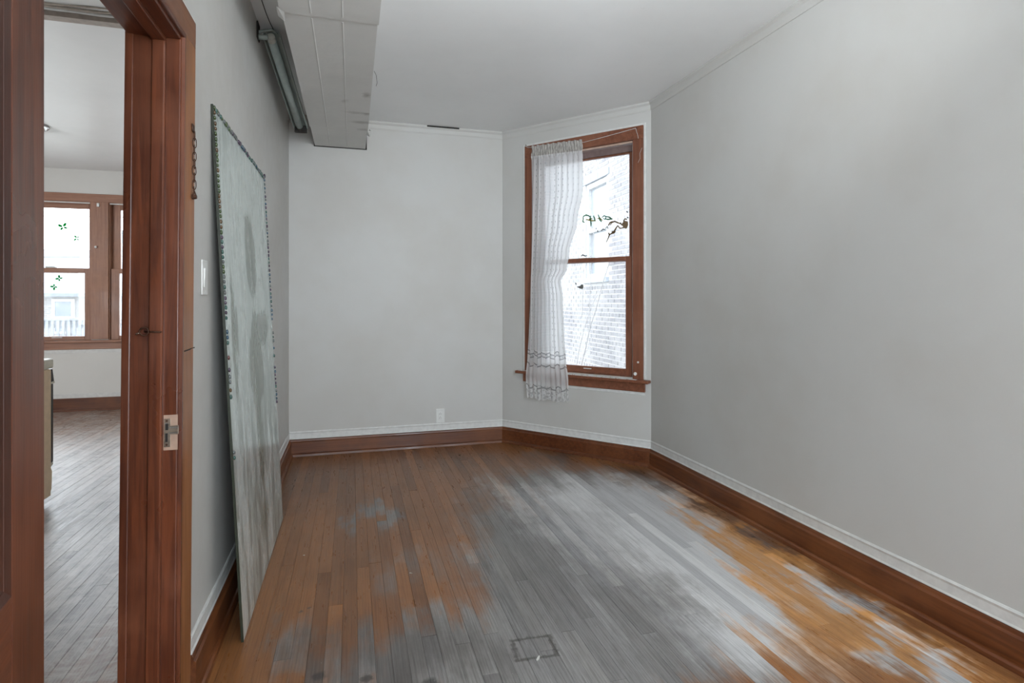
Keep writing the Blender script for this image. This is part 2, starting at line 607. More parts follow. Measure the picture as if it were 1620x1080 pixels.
# kitchen walls
KY = 7.56
KW = [(-3.72, -2.90, 0.80, 2.41), (-2.725, -1.90, 0.80, 2.41)]
struct('wall_kitchen_back', wall_mb(4.6 - 0.595, 0.14, 0, CZ, [(a + 4.6, b + 4.6, c, d) for a, b, c, d in KW]), M_kwall,
       Matrix.Translation((-4.6, KY, 0)))
struct('wall_kitchen_left', MB().box(-4.72, -4.6, -1.2, 7.68, 0, CZ), M_kwall)
struct('wall_kitchen_front', MB().box(-4.6, WX - 0.1, -1.2, -1.1, 0, CZ), M_kwall)

# ------------------------------------------------------------------ floorboards, one object each
BW = 0.0572
floor_e = MB()
floor_e.prism([(WX - 0.10, -2.2), (2.30, -2.2), (2.30, 3.80), (1.33, 4.95), (WX - 0.10, 4.95)], -0.06, -0.016)
floor_o = struct('floor', floor_e, M_dark)
kfl = struct('kitchen_floor', MB().box(-4.6, WX - 0.1, -1.1, KY, -0.06, -0.016), M_dark)


def board_mb(x0, x1, y0, y1):
    mb = MB()
    g, b, t = 0.0002, 0.0006, 0.0
    x0 += g
    x1 -= g
    y0 += g
    y1 -= g
    vs = [(x0, y0, -0.016), (x1, y0, -0.016), (x1, y1, -0.016), (x0, y1, -0.016),
          (x0, y0, -b), (x1, y0, -b), (x1, y1, -b), (x0, y1, -b),
          (x0 + b, y0 + b, t), (x1 - b, y0 + b, t), (x1 - b, y1 - b, t), (x0 + b, y1 - b, t)]
    fs = []
    for k in (0, 4):
        for i in range(4):
            fs.append((k + i, k + (i + 1) % 4, k + 4 + (i + 1) % 4, k + 4 + i))
    fs.append((8, 9, 10, 11))
    return mb.add(vs, fs)


def ymax_main(x):
    if x <= 1.298:
        return 4.868
    return 4.87 - (x - 1.298) / (2.187 - 1.298) * (4.87 - 3.813)


def lay(parent, mat, x0, x1, ya, ybf, lo, hi, seed):
    rr = random.Random(seed)
    x = x0
    n = 0
    while x < x1 - 0.002:
        xb = min(x + BW, x1)
        ye = ybf(xb)
        y = ya
        first = True
        while y < ye - 0.01:
            L = rr.uniform(lo, hi) * (rr.uniform(0.3, 1) if first else 1)
            first = False
            y2 = y + L
            if ye - y2 < 0.35:
                y2 = ye
            o = obj('floorboard', board_mb(x, xb, y, y2), mat, parent)
            o.location.z = rr.uniform(-0.0006, 0.0003)
            n += 1
            y = y2
        x = xb
    return n


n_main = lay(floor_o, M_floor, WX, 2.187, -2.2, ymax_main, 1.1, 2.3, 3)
n_kit = lay(kfl, M_kfloor, -3.9, WX - 0.1, -0.2, lambda x: KY - 0.002, 1.4, 2.8, 5)
print('boards', n_main, n_kit)
lo_ = MB().box(-4.6, -3.9, -1.1, KY, -0.016, 0)
lo_.box(-3.9, WX - 0.1, -1.1, -0.2, -0.016, 0)
o = obj('floor_edge', lo_, M_kfloor, kfl)

# threshold in the doorway
th = obj('threshold', MB().prism([(WX - 0.125, 0), (WX + 0.02, 0), (WX + 0.012, 0.010), (WX - 0.02, 0.016), (WX - 0.085, 0.016), (WX - 0.117, 0.010)], 0, DY1 - DY0 - 0.002,
         Matrix(((1, 0, 0, 0), (0, 0, 1, DY0 + 0.001), (0, 1, 0, 0), (0, 0, 0, 1)))), M_base_y, bevel=0.001)
tag(th, 'worn wooden threshold strip on the floor across the doorway', 'threshold')

# ------------------------------------------------------------------ baseboards, caps, crown
BP = [(0.0, 0.0), (0.0, 0.134), (0.006, 0.134), (0.010, 0.128), (0.012, 0.118), (0.018, 0.110), (0.018, 0.020), (0.030, 0.020), (0.034, 0.014), (0.034, 0.0)]
SH = [(0.018, 0.0), (0.018, 0.024), (0.026, 0.023), (0.033, 0.016), (0.036, 0.0)]
BP = [(0.0, 0.0), (0.0, 0.134), (0.006, 0.134), (0.009, 0.129), (0.011, 0.119), (0.018, 0.111), (0.018, 0.0)]
CP = [(0.0, 0.137), (0.0, 0.198), (0.003, 0.198), (0.007, 0.190), (0.004, 0.180), (0.004, 0.146), (0.007, 0.140), (0.007, 0.137)]
CR = [(0.0, CZ - 0.066), (0.0, CZ), (0.022, CZ), (0.022, CZ - 0.014), (0.010, CZ - 0.028), (0.008, CZ - 0.056), (0.004, CZ - 0.066)]
names = ['left', 'back', 'bay', 'right']
LB = (WX, 1.985)
for i, nm in enumerate(names):
    e0 = LB if i == 0 else None
    mat = M_base_y if i in (0, 3) else M_base_x
    b = struct('baseboard_' + nm, sweep(BP, LINE, i, e0), mat)
    s = obj('shoe_moulding', sweep(SH, LINE, i, e0), mat, b)
    t = struct('trim_%d' % (i + 1), sweep(CP, LINE, i, e0), M_trimwhite)
    if i:
        struct('trim_%d' % (i + 5), sweep(CR, LINE, i), M_wall)
# near side of the doorway
struct('baseboard_left', sweep(BP, LINE, 0, None, (WX, 0.80)), M_base_y)
# dark crack where the back crown has come away from the ceiling
struct('trim_9', MB().box(0.62, 0.90, 4.843, 4.868, CZ - 0.012, CZ - 0.001), M_dark)
# kitchen baseboard and ceiling batten
kb = struct('baseboard_kitchen', MB().box(-4.6, WX - 0.1, KY - 0.02, KY, 0, 0.15), M_base_x, bevel=0.004)
obj('shoe_moulding', MB().box(-4.6, WX - 0.1, KY - 0.036, KY - 0.02, 0, 0.022), M_base_x, kb)
struct('trim_10', MB().box(-4.6, WX - 0.1, KY - 0.008, KY, 0.15, 0.20), M_trimwhite)
kt = struct('trim_11', MB().box(-4.6, WX - 0.1, 3.44, 3.50, CZ - 0.042, CZ), plain('beige_batten', (0.44, 0.38, 0.33), 0.5))
rr = random.Random(4)
for k, (dz, dy, r) in enumerate(((0.004, -0.010, 0.010), (0.001, -0.034, 0.008), (0.004, -0.062, 0.005))):
    pts = []
    for i in range(60):
        x = -4.5 + i * (3.88 / 59)
        pts.append((x, 3.44 + dy + 0.006 * math.sin(x * 5 + k * 2) * k, CZ - r * 0.6 - dz + 0.002 * math.sin(x * 11 + k)))
    obj('plaster_ridge', MB().tube(pts, [r * (0.8 + 0.3 * rr.random()) for _ in pts], 8), M_trimwhite if k == 0 else plain('loose_plaster', (0.50, 0.44, 0.38), 0.7), kt, smooth=True)

# ------------------------------------------------------------------ doorway frame (slightly out of plumb)
SHEAR = Matrix(((1, 0, 0, 0), (0, 1, 0.030, -0.033), (0, 0, 1, 0), (0, 0, 0, 1)))
df = empty('door_frame', (0, 0, 0))
tag(df, kind='structure')
df.name = 'door_1'
CX0, CX1 = WX, WX + 0.022
# far jamb
jy = DY1 - 0.02
obj('jamb', MB().box(WX - 0.118, CX1 - 0.004, jy, DY1 + 0.002, 0, DZ - 0.02, SHEAR), M_post_z, df, bevel=0.003)
obj('door_stop', MB().prism([(-0.548, jy - 0.012), (-0.544, jy - 0.015), (-0.517, jy - 0.015), (-0.513, jy - 0.012), (-0.513, jy + 0.002), (-0.548, jy + 0.002)], 0, DZ - 0.035, SHEAR), M_post_z, df, bevel=0.002)
# near jamb
obj('jamb', MB().box(WX - 0.118, CX1 - 0.004, DY0, DY0 + 0.02, 0, DZ - 0.02), M_post_z, df, bevel=0.003)
obj('door_stop', MB().box(-0.548, -0.513, DY0 + 0.02, DY0 + 0.035, 0, DZ - 0.035), M_post_z, df, bevel=0.002)
# head jamb and stop
obj('head_jamb', MB().box(WX - 0.118, CX1 - 0.004, DY0, jy + 0.03, DZ - 0.022, DZ + 0.001), M_post_y, df, bevel=0.003)
obj('head_stop', MB().box(-0.548, -0.513, DY0 + 0.02, jy + 0.02, DZ - 0.036, DZ - 0.022), M_post_y, df, bevel=0.002)
# casing with an inner bead; the profile runs up the far side and across the head


def casing_piece(y0, y1, z0, z1):
    return MB().box(CX0, CX1, y0, y1, z0, z1)


yi, yo = jy + 0.005, 1.940
zi, zo = DZ - 0.012, 2.130
# mitred / butted boards
obj('casing_board', MB().prism([(CX0, yi + 0.022), (CX1 - 0.004, yi + 0.022), (CX1, yi + 0.026), (CX1, yo - 0.004), (CX1 - 0.004, yo), (CX0, yo)], 0.0, zi + 0.022, SHEAR), M_case_z, df)
obj('casing_bead', MB().prism([(CX0, yi), (CX1 - 0.002, yi), (CX1 + 0.005, yi + 0.005), (CX1 + 0.005, yi + 0.014), (CX1 - 0.004, yi + 0.019), (CX0, yi + 0.019)], 0.0, zi + 0.001, SHEAR), M_post_z, df)
hM = SHEAR
obj('head_casing', MB().box(CX0, CX1, DY0 - 0.12, yo, zi + 0.022, zo, hM), M_case_y, df, bevel=0.003)
obj('head_bead', MB().box(CX0, CX1 + 0.005, DY0 - 0.01, yi + 0.020, zi, zi + 0.019, hM), M_post_y, df, bevel=0.004)
obj('casing_board', MB().box(CX0, CX1, DY0 - 0.12, DY0 + 0.008, 0, zi + 0.022), M_case_z, df, bevel=0.003)
# painted edge strip round the casing
pb = MB()
pb.box(CX0, CX0 + 0.014, yo, yo + 0.022, 0, zo + 0.018, SHEAR)
pb.box(CX0, CX0 + 0.014, DY0 - 0.14, yo, zo, zo + 0.018, SHEAR)
obj('painted_edge', pb, M_trimwhite, df, bevel=0.002)
# split in the casing board
obj('casing_crack', MB().prism([(0, 0), (0.06, 0.001), (0.085, 0.004), (0.11, 0.002), (0.112, 0.006), (0.06, 0.005), (0, 0.004)], 0, 0.001,
    SHEAR @ Matrix(((0, 0, 1, CX1 - 0.0003), (1, 0, 0, yi + 0.04), (0, 1, 0, 1.108), (0, 0, 0, 1)))), M_dark, df)
# kitchen side casing
kc = MB()
kc.box(WX - 0.122, WX - 0.1, jy - 0.004, jy + 0.11, 0, zo, SHEAR)
obj('casing_board', kc, M_post_z, df, bevel=0.003)
kc = MB().box(WX - 0.122, WX - 0.1, DY0 - 0.10, jy + 0.11, zi, zo, SHEAR)
obj('head_casing', kc, M_post_y, df, bevel=0.003)

# strike plate with keeper and bare cut-out, on the rebate of the far jamb
sp = empty('strike_plate', (0, 0, 0), parent=df)


def on_jamb(mb, x0, x1, d0, d1, z0, z1):
    return mb.box(x0, x1, jy - d1, jy - d0, z0, z1, SHEAR)


pl = MB()
on_jamb(pl, -0.5105, -0.4935, 0.0, 0.002, 0.845, 0.925)
on_jamb(pl, -0.4945, -0.4735, 0.0, 0.0025, 0.880, 0.905)
obj('plate', pl, M_brass, sp, bevel=0.001)
ho = MB()
on_jamb(ho, -0.5065, -0.4995, 0.002, 0.0026, 0.893, 0.911)
on_jamb(ho, -0.5065, -0.5005, 0.002, 0.0026, 0.860, 0.884)
obj('latch_hole', ho, M_dark, sp)
li = MB()
on_jamb(li, -0.5085, -0.4975, 0.002, 0.0034, 0.911, 0.9125)
on_jamb(li, -0.4975, -0.4745, 0.002, 0.0060, 0.8985, 0.902)
on_jamb(li, -0.4975, -0.4745, 0.002, 0.0060, 0.8835, 0.887)
obj('keeper_lip', li, plain('bright_worn_metal', (0.62, 0.58, 0.54), 0.25, 0.9), sp)
cut = MB()
on_jamb(cut, -0.512, -0.476, -0.001, 0.0008, 0.836, 0.935)
obj('bare_wood_cutout', cut, plain('bare_scraped_wood', (0.45, 0.30, 0.22), 0.6), sp, bevel=0.001)
scr = MB()
for z in (0.852, 0.919):
    scr.cyl((-0.503, jy - 0.0035 + 0.030 * z - 0.033, z), (-0.503, jy + 0.030 * z - 0.033, z), 0.003, 10)
obj('screw', scr, M_iron, sp)

# hook and eye on the stop
hk = empty('hook_and_eye', (0, 0, 0))
tag(hk, 'small rusty hook and eye screwed into the doorway stop', 'hook')
hy = jy - 0.017 + 0.030 * 1.17 - 0.033
ring = [(-0.556 + 0.011 * math.cos(a), hy - 0.004, 1.172 + 0.011 * math.sin(a)) for a in [2 * PI * i / 16 for i in range(16)]]
obj('eye', MB().tube(ring, 0.0022, 6, True), M_iron, hk, smooth=True)
obj('hook', MB().tube([(-0.556, hy, 1.172), (-0.535, hy - 0.005, 1.171), (-0.518, hy - 0.004, 1.170), (-0.516, hy + 0.006, 1.170)], 0.0026, 6), M_iron, hk, smooth=True)
obj('bent_nail', MB().tube([(-0.580, hy + 0.016, 1.163), (-0.576, hy - 0.002, 1.166), (-0.566, hy - 0.004, 1.168)], 0.0018, 6), M_brass, hk, smooth=True)

# chain hanging on the casing face
ch = empty('door_chain', (0, 0, 0))
tag(ch, 'rusty door chain hanging down the orange doorway casing', 'chain')
cxx = CX1 + 0.006


def link_mesh(flat):
    pts = []
    for i in range(14):
        a = 2 * PI * i / 14
        u, v = 0.0055 * math.cos(a), 0.0115 * math.sin(a) + (0.004 if math.sin(a) > 0 else -0.004)
        pts.append((0, u, v) if flat else (u * 0.8, u * 0.45, v))
    return MB().tube(pts, 0.0013, 5, True).mesh('link', M_iron, True)


lk = [link_mesh(True), link_mesh(False)]
cy0 = 1.908
for i in range(9):
    z = 1.765 - i * 0.0215
    o = obj('link', lk[i % 2], None, ch)
    o.location = (cxx, cy0 + 0.030 * z - 0.033 + 0.0015 * math.sin(i * 2.1), z)
    o.rotation_euler = (0.12 * math.sin(i * 1.7), 0, 0.1 * math.sin(i))
py_ = cy0 + 0.030 * 1.79 - 0.033
obj('anchor_plate', MB().box(CX1, CX1 + 0.004, py_ - 0.014, py_ + 0.012, 1.776, 1.800), M_iron, ch, bevel=0.002)
obj('slide_knob', MB().cyl((CX1 + 0.002, cy0 + 0.012, 1.576), (CX1 + 0.014, cy0 + 0.012, 1.576), 0.0085, 12, 0.006), M_iron, ch, smooth=False)
obj('bottom_hook', MB().tube([(cxx, cy0 + 0.016, 1.595), (cxx + .003, cy0 + 0.022, 1.585), (cxx, cy0 + 0.012, 1.570), (cxx, cy0 + 0.002, 1.577), (cxx, cy0 + 0.004, 1.588)], 0.0018, 6), M_iron, ch, smooth=True)

# ------------------------------------------------------------------ panelled door, swung right back against the wall
door = empty('panel_door', (WX + 0.058, 0.985, 0.008), (0, 0, 0))
tag(door, 'dark reddish varnished panelled door standing open beside the doorway', 'door')
dang = math.radians(9.5)
# local x: from hinge edge towards the latch edge; local y: out of its face towards the camera side
dx = Vector((math.sin(dang), -math.cos(dang), 0))
dyv = Vector((math.cos(dang), math.sin(dang), 0))
DM = Matrix((dx, dyv, Vector((0, 0, 1)))).transposed().to_4x4()
DWd, DH, DT = 0.80, 2.0, 0.035
ST = 0.128
door_parts = [('stile', 0, ST, 0, DH), ('stile', DWd - ST, DWd, 0, DH)]
rails = [(0, 0.20), (0.68, 0.873), (1.88, DH)]
for nm, a, b, c, d in door_parts:
    obj(nm, MB().box(a, b, -DT, 0, c, d), M_post_z, door, bevel=0.002, M=DM)
for c, d in rails:
    obj('rail', MB().box(ST, DWd - ST, -DT, 0, c, d), M_post_y, door, bevel=0.001, M=DM)
for c, d in ((0.20, 0.68), (0.873, 1.88)):
    a, b = ST, DWd - ST
    obj('panel', MB().box(a, b, -0.024, -0.012, c, d), M_post_z, door, M=DM)
    mb = MB()
    w1, w2 = 0.012, 0.026
    for (p, q) in (((0.0, -0.0005), (w1, -0.004)), ((w1, -0.005), (w2, -0.010))):
        # mitred frames stepping down into the panel
        o0, o1 = p[0], q[0]
        y0_, y1_ = p[1], q[1]
        O = [(a + o0, c + o0), (b - o0, c + o0), (b - o0, d - o0), (a + o0, d - o0)]
        I = [(a + o1, c + o1), (b - o1, c + o1), (b - o1, d - o1), (a + o1, d - o1)]
        vs = [(x, y0_, z) for x, z in O] + [(x, y1_, z) for x, z in I] + [(x, -0.014, z) for x, z in O] + [(x, -0.014, z) for x, z in I]
        fs = []
        for i in range(4):
            j = (i + 1) % 4
            fs += [(i, j, 4 + j, 4 + i), (4 + i, 4 + j, 12 + j, 12 + i), (i, 8 + i, 8 + j, j)]
        mb.add(vs, fs)
    obj('panel_moulding', mb, M_post_shade, door, M=DM)
for z in (0.25, 1.75):
    hg = MB().cyl((-0.004, -DT * 0.5, z), (-0.004, -DT * 0.5, z + 0.09), 0.006, 10)
    obj('hinge', hg, M_iron, door, M=DM)
kn = MB().lathe([(0.024, 0), (0.024, 0.004), (0.010, 0.008), (0.009, 0.03), (0.022, 0.038), (0.027, 0.048), (0.022, 0.058), (0.008, 0.062)], (0, 0, 0), 20)
obj('door_knob', kn, M_brass, door, smooth=True, M=DM @ Matrix.Translation((DWd - 0.065, 0, 0.80)) @ Matrix.Rotation(-PI / 2, 4, 'X'))

# light switch
sw = empty('light_switch', (WX, 2.155, 1.338))
tag(sw, 'white plastic light switch plate on the wall beside the doorway', 'light switch')
obj('cover_plate', MB().box(0.0005, 0.006, -0.037, 0.037, -0.060, 0.060), M_plate, sw, bevel=0.003)
obj('rocker', MB().add([(0.005, -0.016, -0.033), (0.005, 0.016, -0.033), (0.005, 0.016, 0.033), (0.005, -0.016, 0.033),
                        (0.0075, -0.016, -0.033), (0.0075, 0.016, -0.033), (0.0105, 0.016, 0.033), (0.0105, -0.016, 0.033)],
    [(0, 1, 2, 3), (4, 5, 6, 7), (0, 1, 5, 4), (1, 2, 6, 5), (2, 3, 7, 6), (3, 0, 4, 7)]), M_plate, sw)
for z in (-0.048, 0.048):
    obj('screw', MB().cyl((0.005, 0, z), (0.0068, 0, z), 0.003, 10), M_plate, sw)

# outlet on the back wall
ou = empty('wall_outlet', (0.737, 4.87, 0.262))
tag(ou, 'white electrical outlet low on the back wall above the baseboard', 'outlet')
obj('cover_plate', MB().box(-0.036, 0.036, -0.006, -0.0005, -0.060, 0.060), M_plate, ou, bevel=0.003)
obj('socket_face', MB().box(-0.017, 0.017, -0.0085, -0.005, -0.034, 0.034), M_plate, ou, bevel=0.001)
sl = MB()
for z in (-0.017, 0.017):
    sl.box(-0.008, -0.006, -0.0092, -0.008, z - 0.006, z + 0.003)
    sl.box(0.005, 0.007, -0.0092, -0.008, z - 0.006, z + 0.003)
    sl.cyl((0, -0.0092, z + 0.009), (0, -0.008, z + 0.009), 0.0022, 8)
obj('slot', sl, M_dark, ou)
for z in (-0.048, 0.048):
    obj('screw', MB().cyl((0, -0.0068, z), (0, -0.005, z), 0.003, 10), M_plate, ou)

# ------------------------------------------------------------------ ceiling duct
dn = NT('painted_duct_stained')
Pd = dn.pos()
cbase = dn.mix(dn.rng(dn.noise(Pd, 2.5, 4, 0.6), 0.35, 0.7), (0.64, 0.635, 0.615), (0.59, 0.585, 0.565))
Qd = dn.vmath('ADD', Pd, dn.vmath('SCALE', dn.vmath('SUBTRACT', dn.noise(Pd, 20, 3, 0.6, color=True), (0.5, 0.5, 0.5)), scale=0.05))
dirt = dn.blobs(Qd, [(0.085, 3.58, 0.035, 0.07, 0.8), (0.03, 3.93, 0.12, 0.035, 0.55), (0.095, 3.94, 0.035, 0.05, 0.7),
                     (0.07, 4.13, 0.12, 0.05, 0.75), (0.08, 4.30, 0.06, 0.05, 0.6), (-0.045, 3.72, 0.03, 0.06, 0.4)])
cbase = dn.mix(dn.math('MULTIPLY', dirt, 0.8, clamp=True), cbase, (0.22, 0.20, 0.18))
M_duct = dn.done(dn.bsdf(cbase, 0.42, 0, 0.45, dn.bump(dn.noise(Pd, 7, 4, 0.6), 0.25, 0.012)))
duct = empty('ceiling_duct', (0, 0, 0))
tag(duct, 'white painted boxed duct running along the ceiling to the back wall', 'duct')
DXL, DXR, DZB = -0.300, 0.112, 2.530
secs = [(-2.1, 2.650, 0.006, 'near'), (2.6545, 4.3355, 0.0, 'mid'), (4.3395, 4.855, -0.005, 'end')]
for (a, b, e, nm) in secs:
    mb = MB()
    t = 0.004
    L_, R_, Z_ = DXL - e, DXR + e, DZB - e * 0.6
    mb.box(L_, R_, a, b, Z_, Z_ + t)
    mb.box(L_, L_ + t, a, b, Z_ + t, CZ - 0.001)
    mb.box(R_ - t, R_, a, b, Z_ + t, CZ - 0.001)
    s = obj('duct_section', mb, M_duct, duct, bevel=0.001)
    for xr in (-0.176, -0.042):
        rb = MB().prism([(xr - 0.0045, 0), (xr - 0.001, -0.0022), (xr + 0.001, -0.0022), (xr + 0.0045, 0)], a + 0.02, b - 0.03,
                        Matrix(((1, 0, 0, 0), (0, 0, 1, 0), (0, 1, 0, Z_ + 0.0002), (0, 0, 0, 1))))
        obj('seam_rib', rb, M_duct, s)
for y in (2.6525, 4.3375):
    obj('joint_sleeve', MB().box(DXL + 0.006, DXR - 0.006, y - 0.02, y + 0.02, DZB + 0.0085, DZB + 0.0105), M_dark, duct)

# torn tape at the joints and the dark gap where the duct meets the wall
obj('torn_tape', MB().add([(-0.312, 2.60, 2.525), (-0.285, 2.63, 2.520), (-0.29, 2.70, 2.512), (-0.318, 2.69, 2.528), (-0.32, 2.64, 2.545)],
    [(0, 1, 2), (0, 2, 3), (0, 3, 4)]), M_trimwhite, duct)
obj('torn_tape', MB().add([(0.110, 4.30, 2.523), (0.135, 4.33, 2.535), (0.128, 4.42, 2.512), (0.100, 4.40, 2.522), (0.122, 4.38, 2.56)],
    [(0, 1, 2, 3), (1, 4, 2)]), M_trimwhite, duct)
obj('torn_tape', MB().tube([(0.117, 3.20, 2.532), (0.130, 3.25, 2.53), (0.138, 3.34, 2.522), (0.134, 3.37, 2.515)], 0.0012, 5), M_dark, duct)
obj('wall_gap', MB().box(DXL - 0.002, DXR + 0.006, 4.856, 4.868, DZB - 0.001, CZ - 0.03), M_dark, duct)

# ------------------------------------------------------------------ sagging light fixture between wall and duct
M_fix = plain('grey_green_enamel', (0.26, 0.30, 0.28), 0.35, 0.1, var=0.10, scale=12)
M_tubeg = plain('dusty_glass_tube', (0.33, 0.39, 0.37), 0.22, 0, 0.6, var=0.05)
fx = empty('strip_light', (0, 0, 0))
tag(fx, 'sagging grey green fluorescent strip light between left wall and ceiling duct', 'light fixture')
A_ = Vector((-0.425, 3.30, 2.715))
B_ = Vector((-0.345, 4.22, 2.475))
ax = (B_ - A_).normalized()
sx = ax.cross(Vector((0, 0, 1))).normalized()
up = sx.cross(ax).normalized()
FM = Matrix((sx, ax, up)).transposed().to_4x4()
FM.translation = A_
Lf = (B_ - A_).length
obj('channel', MB().prism([(-0.052, 0.0), (-0.040, 0.028), (0.034, 0.034), (0.040, 0.030), (0.044, 0.0), (0.036, 0.0), (0.030, 0.022), (-0.036, 0.020), (-0.046, 0.0)], 0.02, Lf,
    FM @ Matrix(((1, 0, 0, 0), (0, 0, 1, 0), (0, 1, 0, 0), (0, 0, 0, 1)))), M_fix, fx)
obj('glass_tube', MB().cyl((-0.006, 0.05, -0.006), (-0.006, Lf - 0.05, -0.006), 0.024, 16), M_tubeg, fx, smooth=True, M=FM)
obj('end_cap', MB().cyl((-0.006, 0.015, -0.006), (-0.006, 0.052, -0.006), 0.022, 16), plain('yellowed_cap', (0.50, 0.50, 0.45), 0.4), fx, M=FM)
obj('end_cap', MB().cyl((-0.006, Lf - 0.05, -0.006), (-0.006, Lf - 0.01, -0.010), 0.021, 16), M_dark, fx, M=FM)
obj('end_bracket', MB().box(-0.045, 0.04, Lf - 0.012, Lf + 0.006, -0.030, 0.03), M_dark, fx, bevel=0.004, M=FM)
obj('wall_bracket', MB().box(WX, WX + 0.008, 3.27, 3.34, 2.675, 2.765), M_dark, fx, bevel=0.003)
obj('bracket_arm', MB().tube([(WX + 0.004, 3.30, 2.715), (-0.46, 3.31, 2.730), (-0.42, 3.30, 2.736), (-0.395, 3.32, 2.725)], [0.010, 0.009, 0.007, 0.005], 8), M_fix, fx, smooth=True)
obj('lamp_socket', MB().cyl((WX + 0.006, 3.30, 2.690), (-0.442, 3.30, 2.692), 0.014, 14), M_fix, fx)
wp = [(-0.439, 3.06, 2.772), (-0.436, 3.18, 2.770), (-0.430, 3.27, 2.766), (-0.415, 3.36, 2.752), (-0.392, 3.42, 2.735)]
obj('wire', MB().tube(wp, 0.0022, 6), M_dark, fx, smooth=True)
wp = [(-0.392, 3.42, 2.735), (-0.377, 3.52, 2.705), (-0.362, 3.62, 2.67), (-0.357, 3.70, 2.64), (-0.364, 3.73, 2.635)]
obj('wire', MB().tube(wp, 0.003, 6), M_tubeg, fx, smooth=True)

# ------------------------------------------------------------------ leaning mirror with glued glass beads
MW, MH = 1.227, 1.975
mn = NT('smeared_dusty_mirror')
O_ = mn.objc()
so = mn.sep(O_)
UVm = mn.comb(so[1], so[2], 0)
warp = mn.vmath('SCALE', mn.vmath('SUBTRACT', mn.noise(mn.mapping(UVm, scale=(7, 2, 1)), 1.5, 4, 0.65, color=True), (0.5, 0.5, 0.5)), scale=0.22)
Qm = mn.vmath('ADD', UVm, warp)
sm = mn.blobs(Qm, [(0.62, 1.47, 0.20, 0.30, 1.0), (0.64, 0.98, 0.25, 0.30, 1.3), (0.62, 0.60, 0.10, 0.26, 1.1), (0.9, 1.12, 0.25, 0.12, 0.7),
                   (0.15, 1.15, 0.07, 0.45, 0.6), (0.62, 0.25, 0.3, 0.25, 0.3)])
# broad wiping arcs and vertical runs
arc = mn.n.new('ShaderNodeTexWave')
arc.wave_type = 'RINGS'
arc.inputs['Scale'].default_value = 1.1
arc.inputs['Distortion'].default_value = 5.0
arc.inputs['Detail'].default_value = 3
arc.inputs['Detail Scale'].default_value = 1.2
mn.l.new(mn.mapping(UVm, (-0.6, -0.4, 0), scale=(1.4, 0.55, 1)), arc.inputs['Vector'])
runs = mn.noise(mn.mapping(UVm, scale=(13, 2.0, 1)), 1.0, 6, 0.7, 0.6)
low = mn.rng(so[2], 1.15, 0.45)
film = mn.mix(mn.rng(mn.noise(mn.mapping(UVm, scale=(3.5, 2.2, 1)), 1.0, 5, 0.6, 2.2), 0.42, 0.66, 0.0, 0.6), (0.60, 0.66, 0.64), (0.48, 0.54, 0.52))
film = mn.mix(mn.math('MULTIPLY', mn.rng(runs, 0.47, 0.58), mn.math('MULTIPLY', low, 0.85)), film, (0.20, 0.215, 0.195))
film = mn.mix(mn.math('MULTIPLY', mn.rng(runs, 0.50, 0.38), mn.math('MULTIPLY', low, 0.7)), film, (0.80, 0.84, 0.84))
film = mn.mix(mn.math('MULTIPLY', mn.rng(sm, 0.12, 0.32), 0.9), film, (0.175, 0.195, 0.165))
rgm = mn.rng(runs, 0.3, 0.7, 0.20, 0.38)
mb1 = mn.bsdf(film, rgm, 0.0, 0.5)
gl = mn.n.new('ShaderNodeBsdfGlossy')
gl.inputs['Color'].default_value = (0.74, 0.82, 0.79, 1)
gl.inputs['Roughness'].default_value = 0.22
mx = mn.n.new('ShaderNodeMixShader')
mn.put(mx.inputs[0], mn.rng(sm, 0.2, 0.6, 0.30, 0.16))
mn.l.new(mb1, mx.inputs[1])
mn.l.new(gl.outputs[0], mx.inputs[2])
M_mirror = mn.done(mx.outputs[0])

mir = empty('leaning_mirror', (-0.385, 2.26, 0.0), (0, -math.asin(0.103 / MH), 0))
tag(mir, 'large frameless smeared mirror edged with coloured beads leaning on the left wall', 'mirror')
obj('glass_sheet', MB().box(-0.006, 0, 0, MW, 0.001, MH), M_mirror, mir, bevel=0.0012)
obj('backing_sheet', MB().box(-0.0075, -0.006, 0.002, MW - 0.002, 0.003, MH - 0.002), plain('dark_mirror_backing', (0.03, 0.035, 0.032), 0.6), mir)
obj('edge_strip', MB().box(-0.0085, 0.0006, -0.0022, 0.0006, 0.001, MH), plain('dark_green_edge', (0.022, 0.027, 0.015), 0.4), mir)
obj('edge_strip', MB().box(-0.0085, 0.0006, 0, MW, MH - 0.0005, MH + 0.0018), plain('dark_green_edge_top', (0.03, 0.04, 0.03), 0.4), mir)
bead_cols = {'green': (0.045, 0.075, 0.022), 'amber': (0.085, 0.045, 0.014), 'blue': (0.02, 0.06, 0.10), 'teal': (0.03, 0.09, 0.075),
             'purple': (0.055, 0.03, 0.06), 'red': (0.10, 0.018, 0.018), 'grey': (0.10, 0.11, 0.11)}
bead_me = {}
for k, c in bead_cols.items():
    N = NT('bead_' + k)
    mt = N.done(N.bsdf(c, 0.12, 0, 0.7, None, Coat_Weight=0.5))
    bm = bmesh.new()
    bmesh.ops.create_icosphere(bm, subdivisions=2, radius=1.0)
    bmesh.ops.scale(bm, vec=(0.55, 1, 1), verts=bm.verts)
    me = bpy.data.meshes.new('bead')
    bm.to_mesh(me)
    bm.free()
    for p in me.polygons:
        p.use_smooth = True
    me.materials.append(mt)
    bead_me[k] = me
rr = random.Random(11)


def bead(y, z, col, r):
    o = obj('bead', bead_me[col], None, mir)
    o.location = (r * 0.3, y, z)
    o.scale = (r, r * rr.uniform(0.85, 1.15), r * rr.uniform(0.85, 1.15))
    o['label'] = col + ' glass bead'


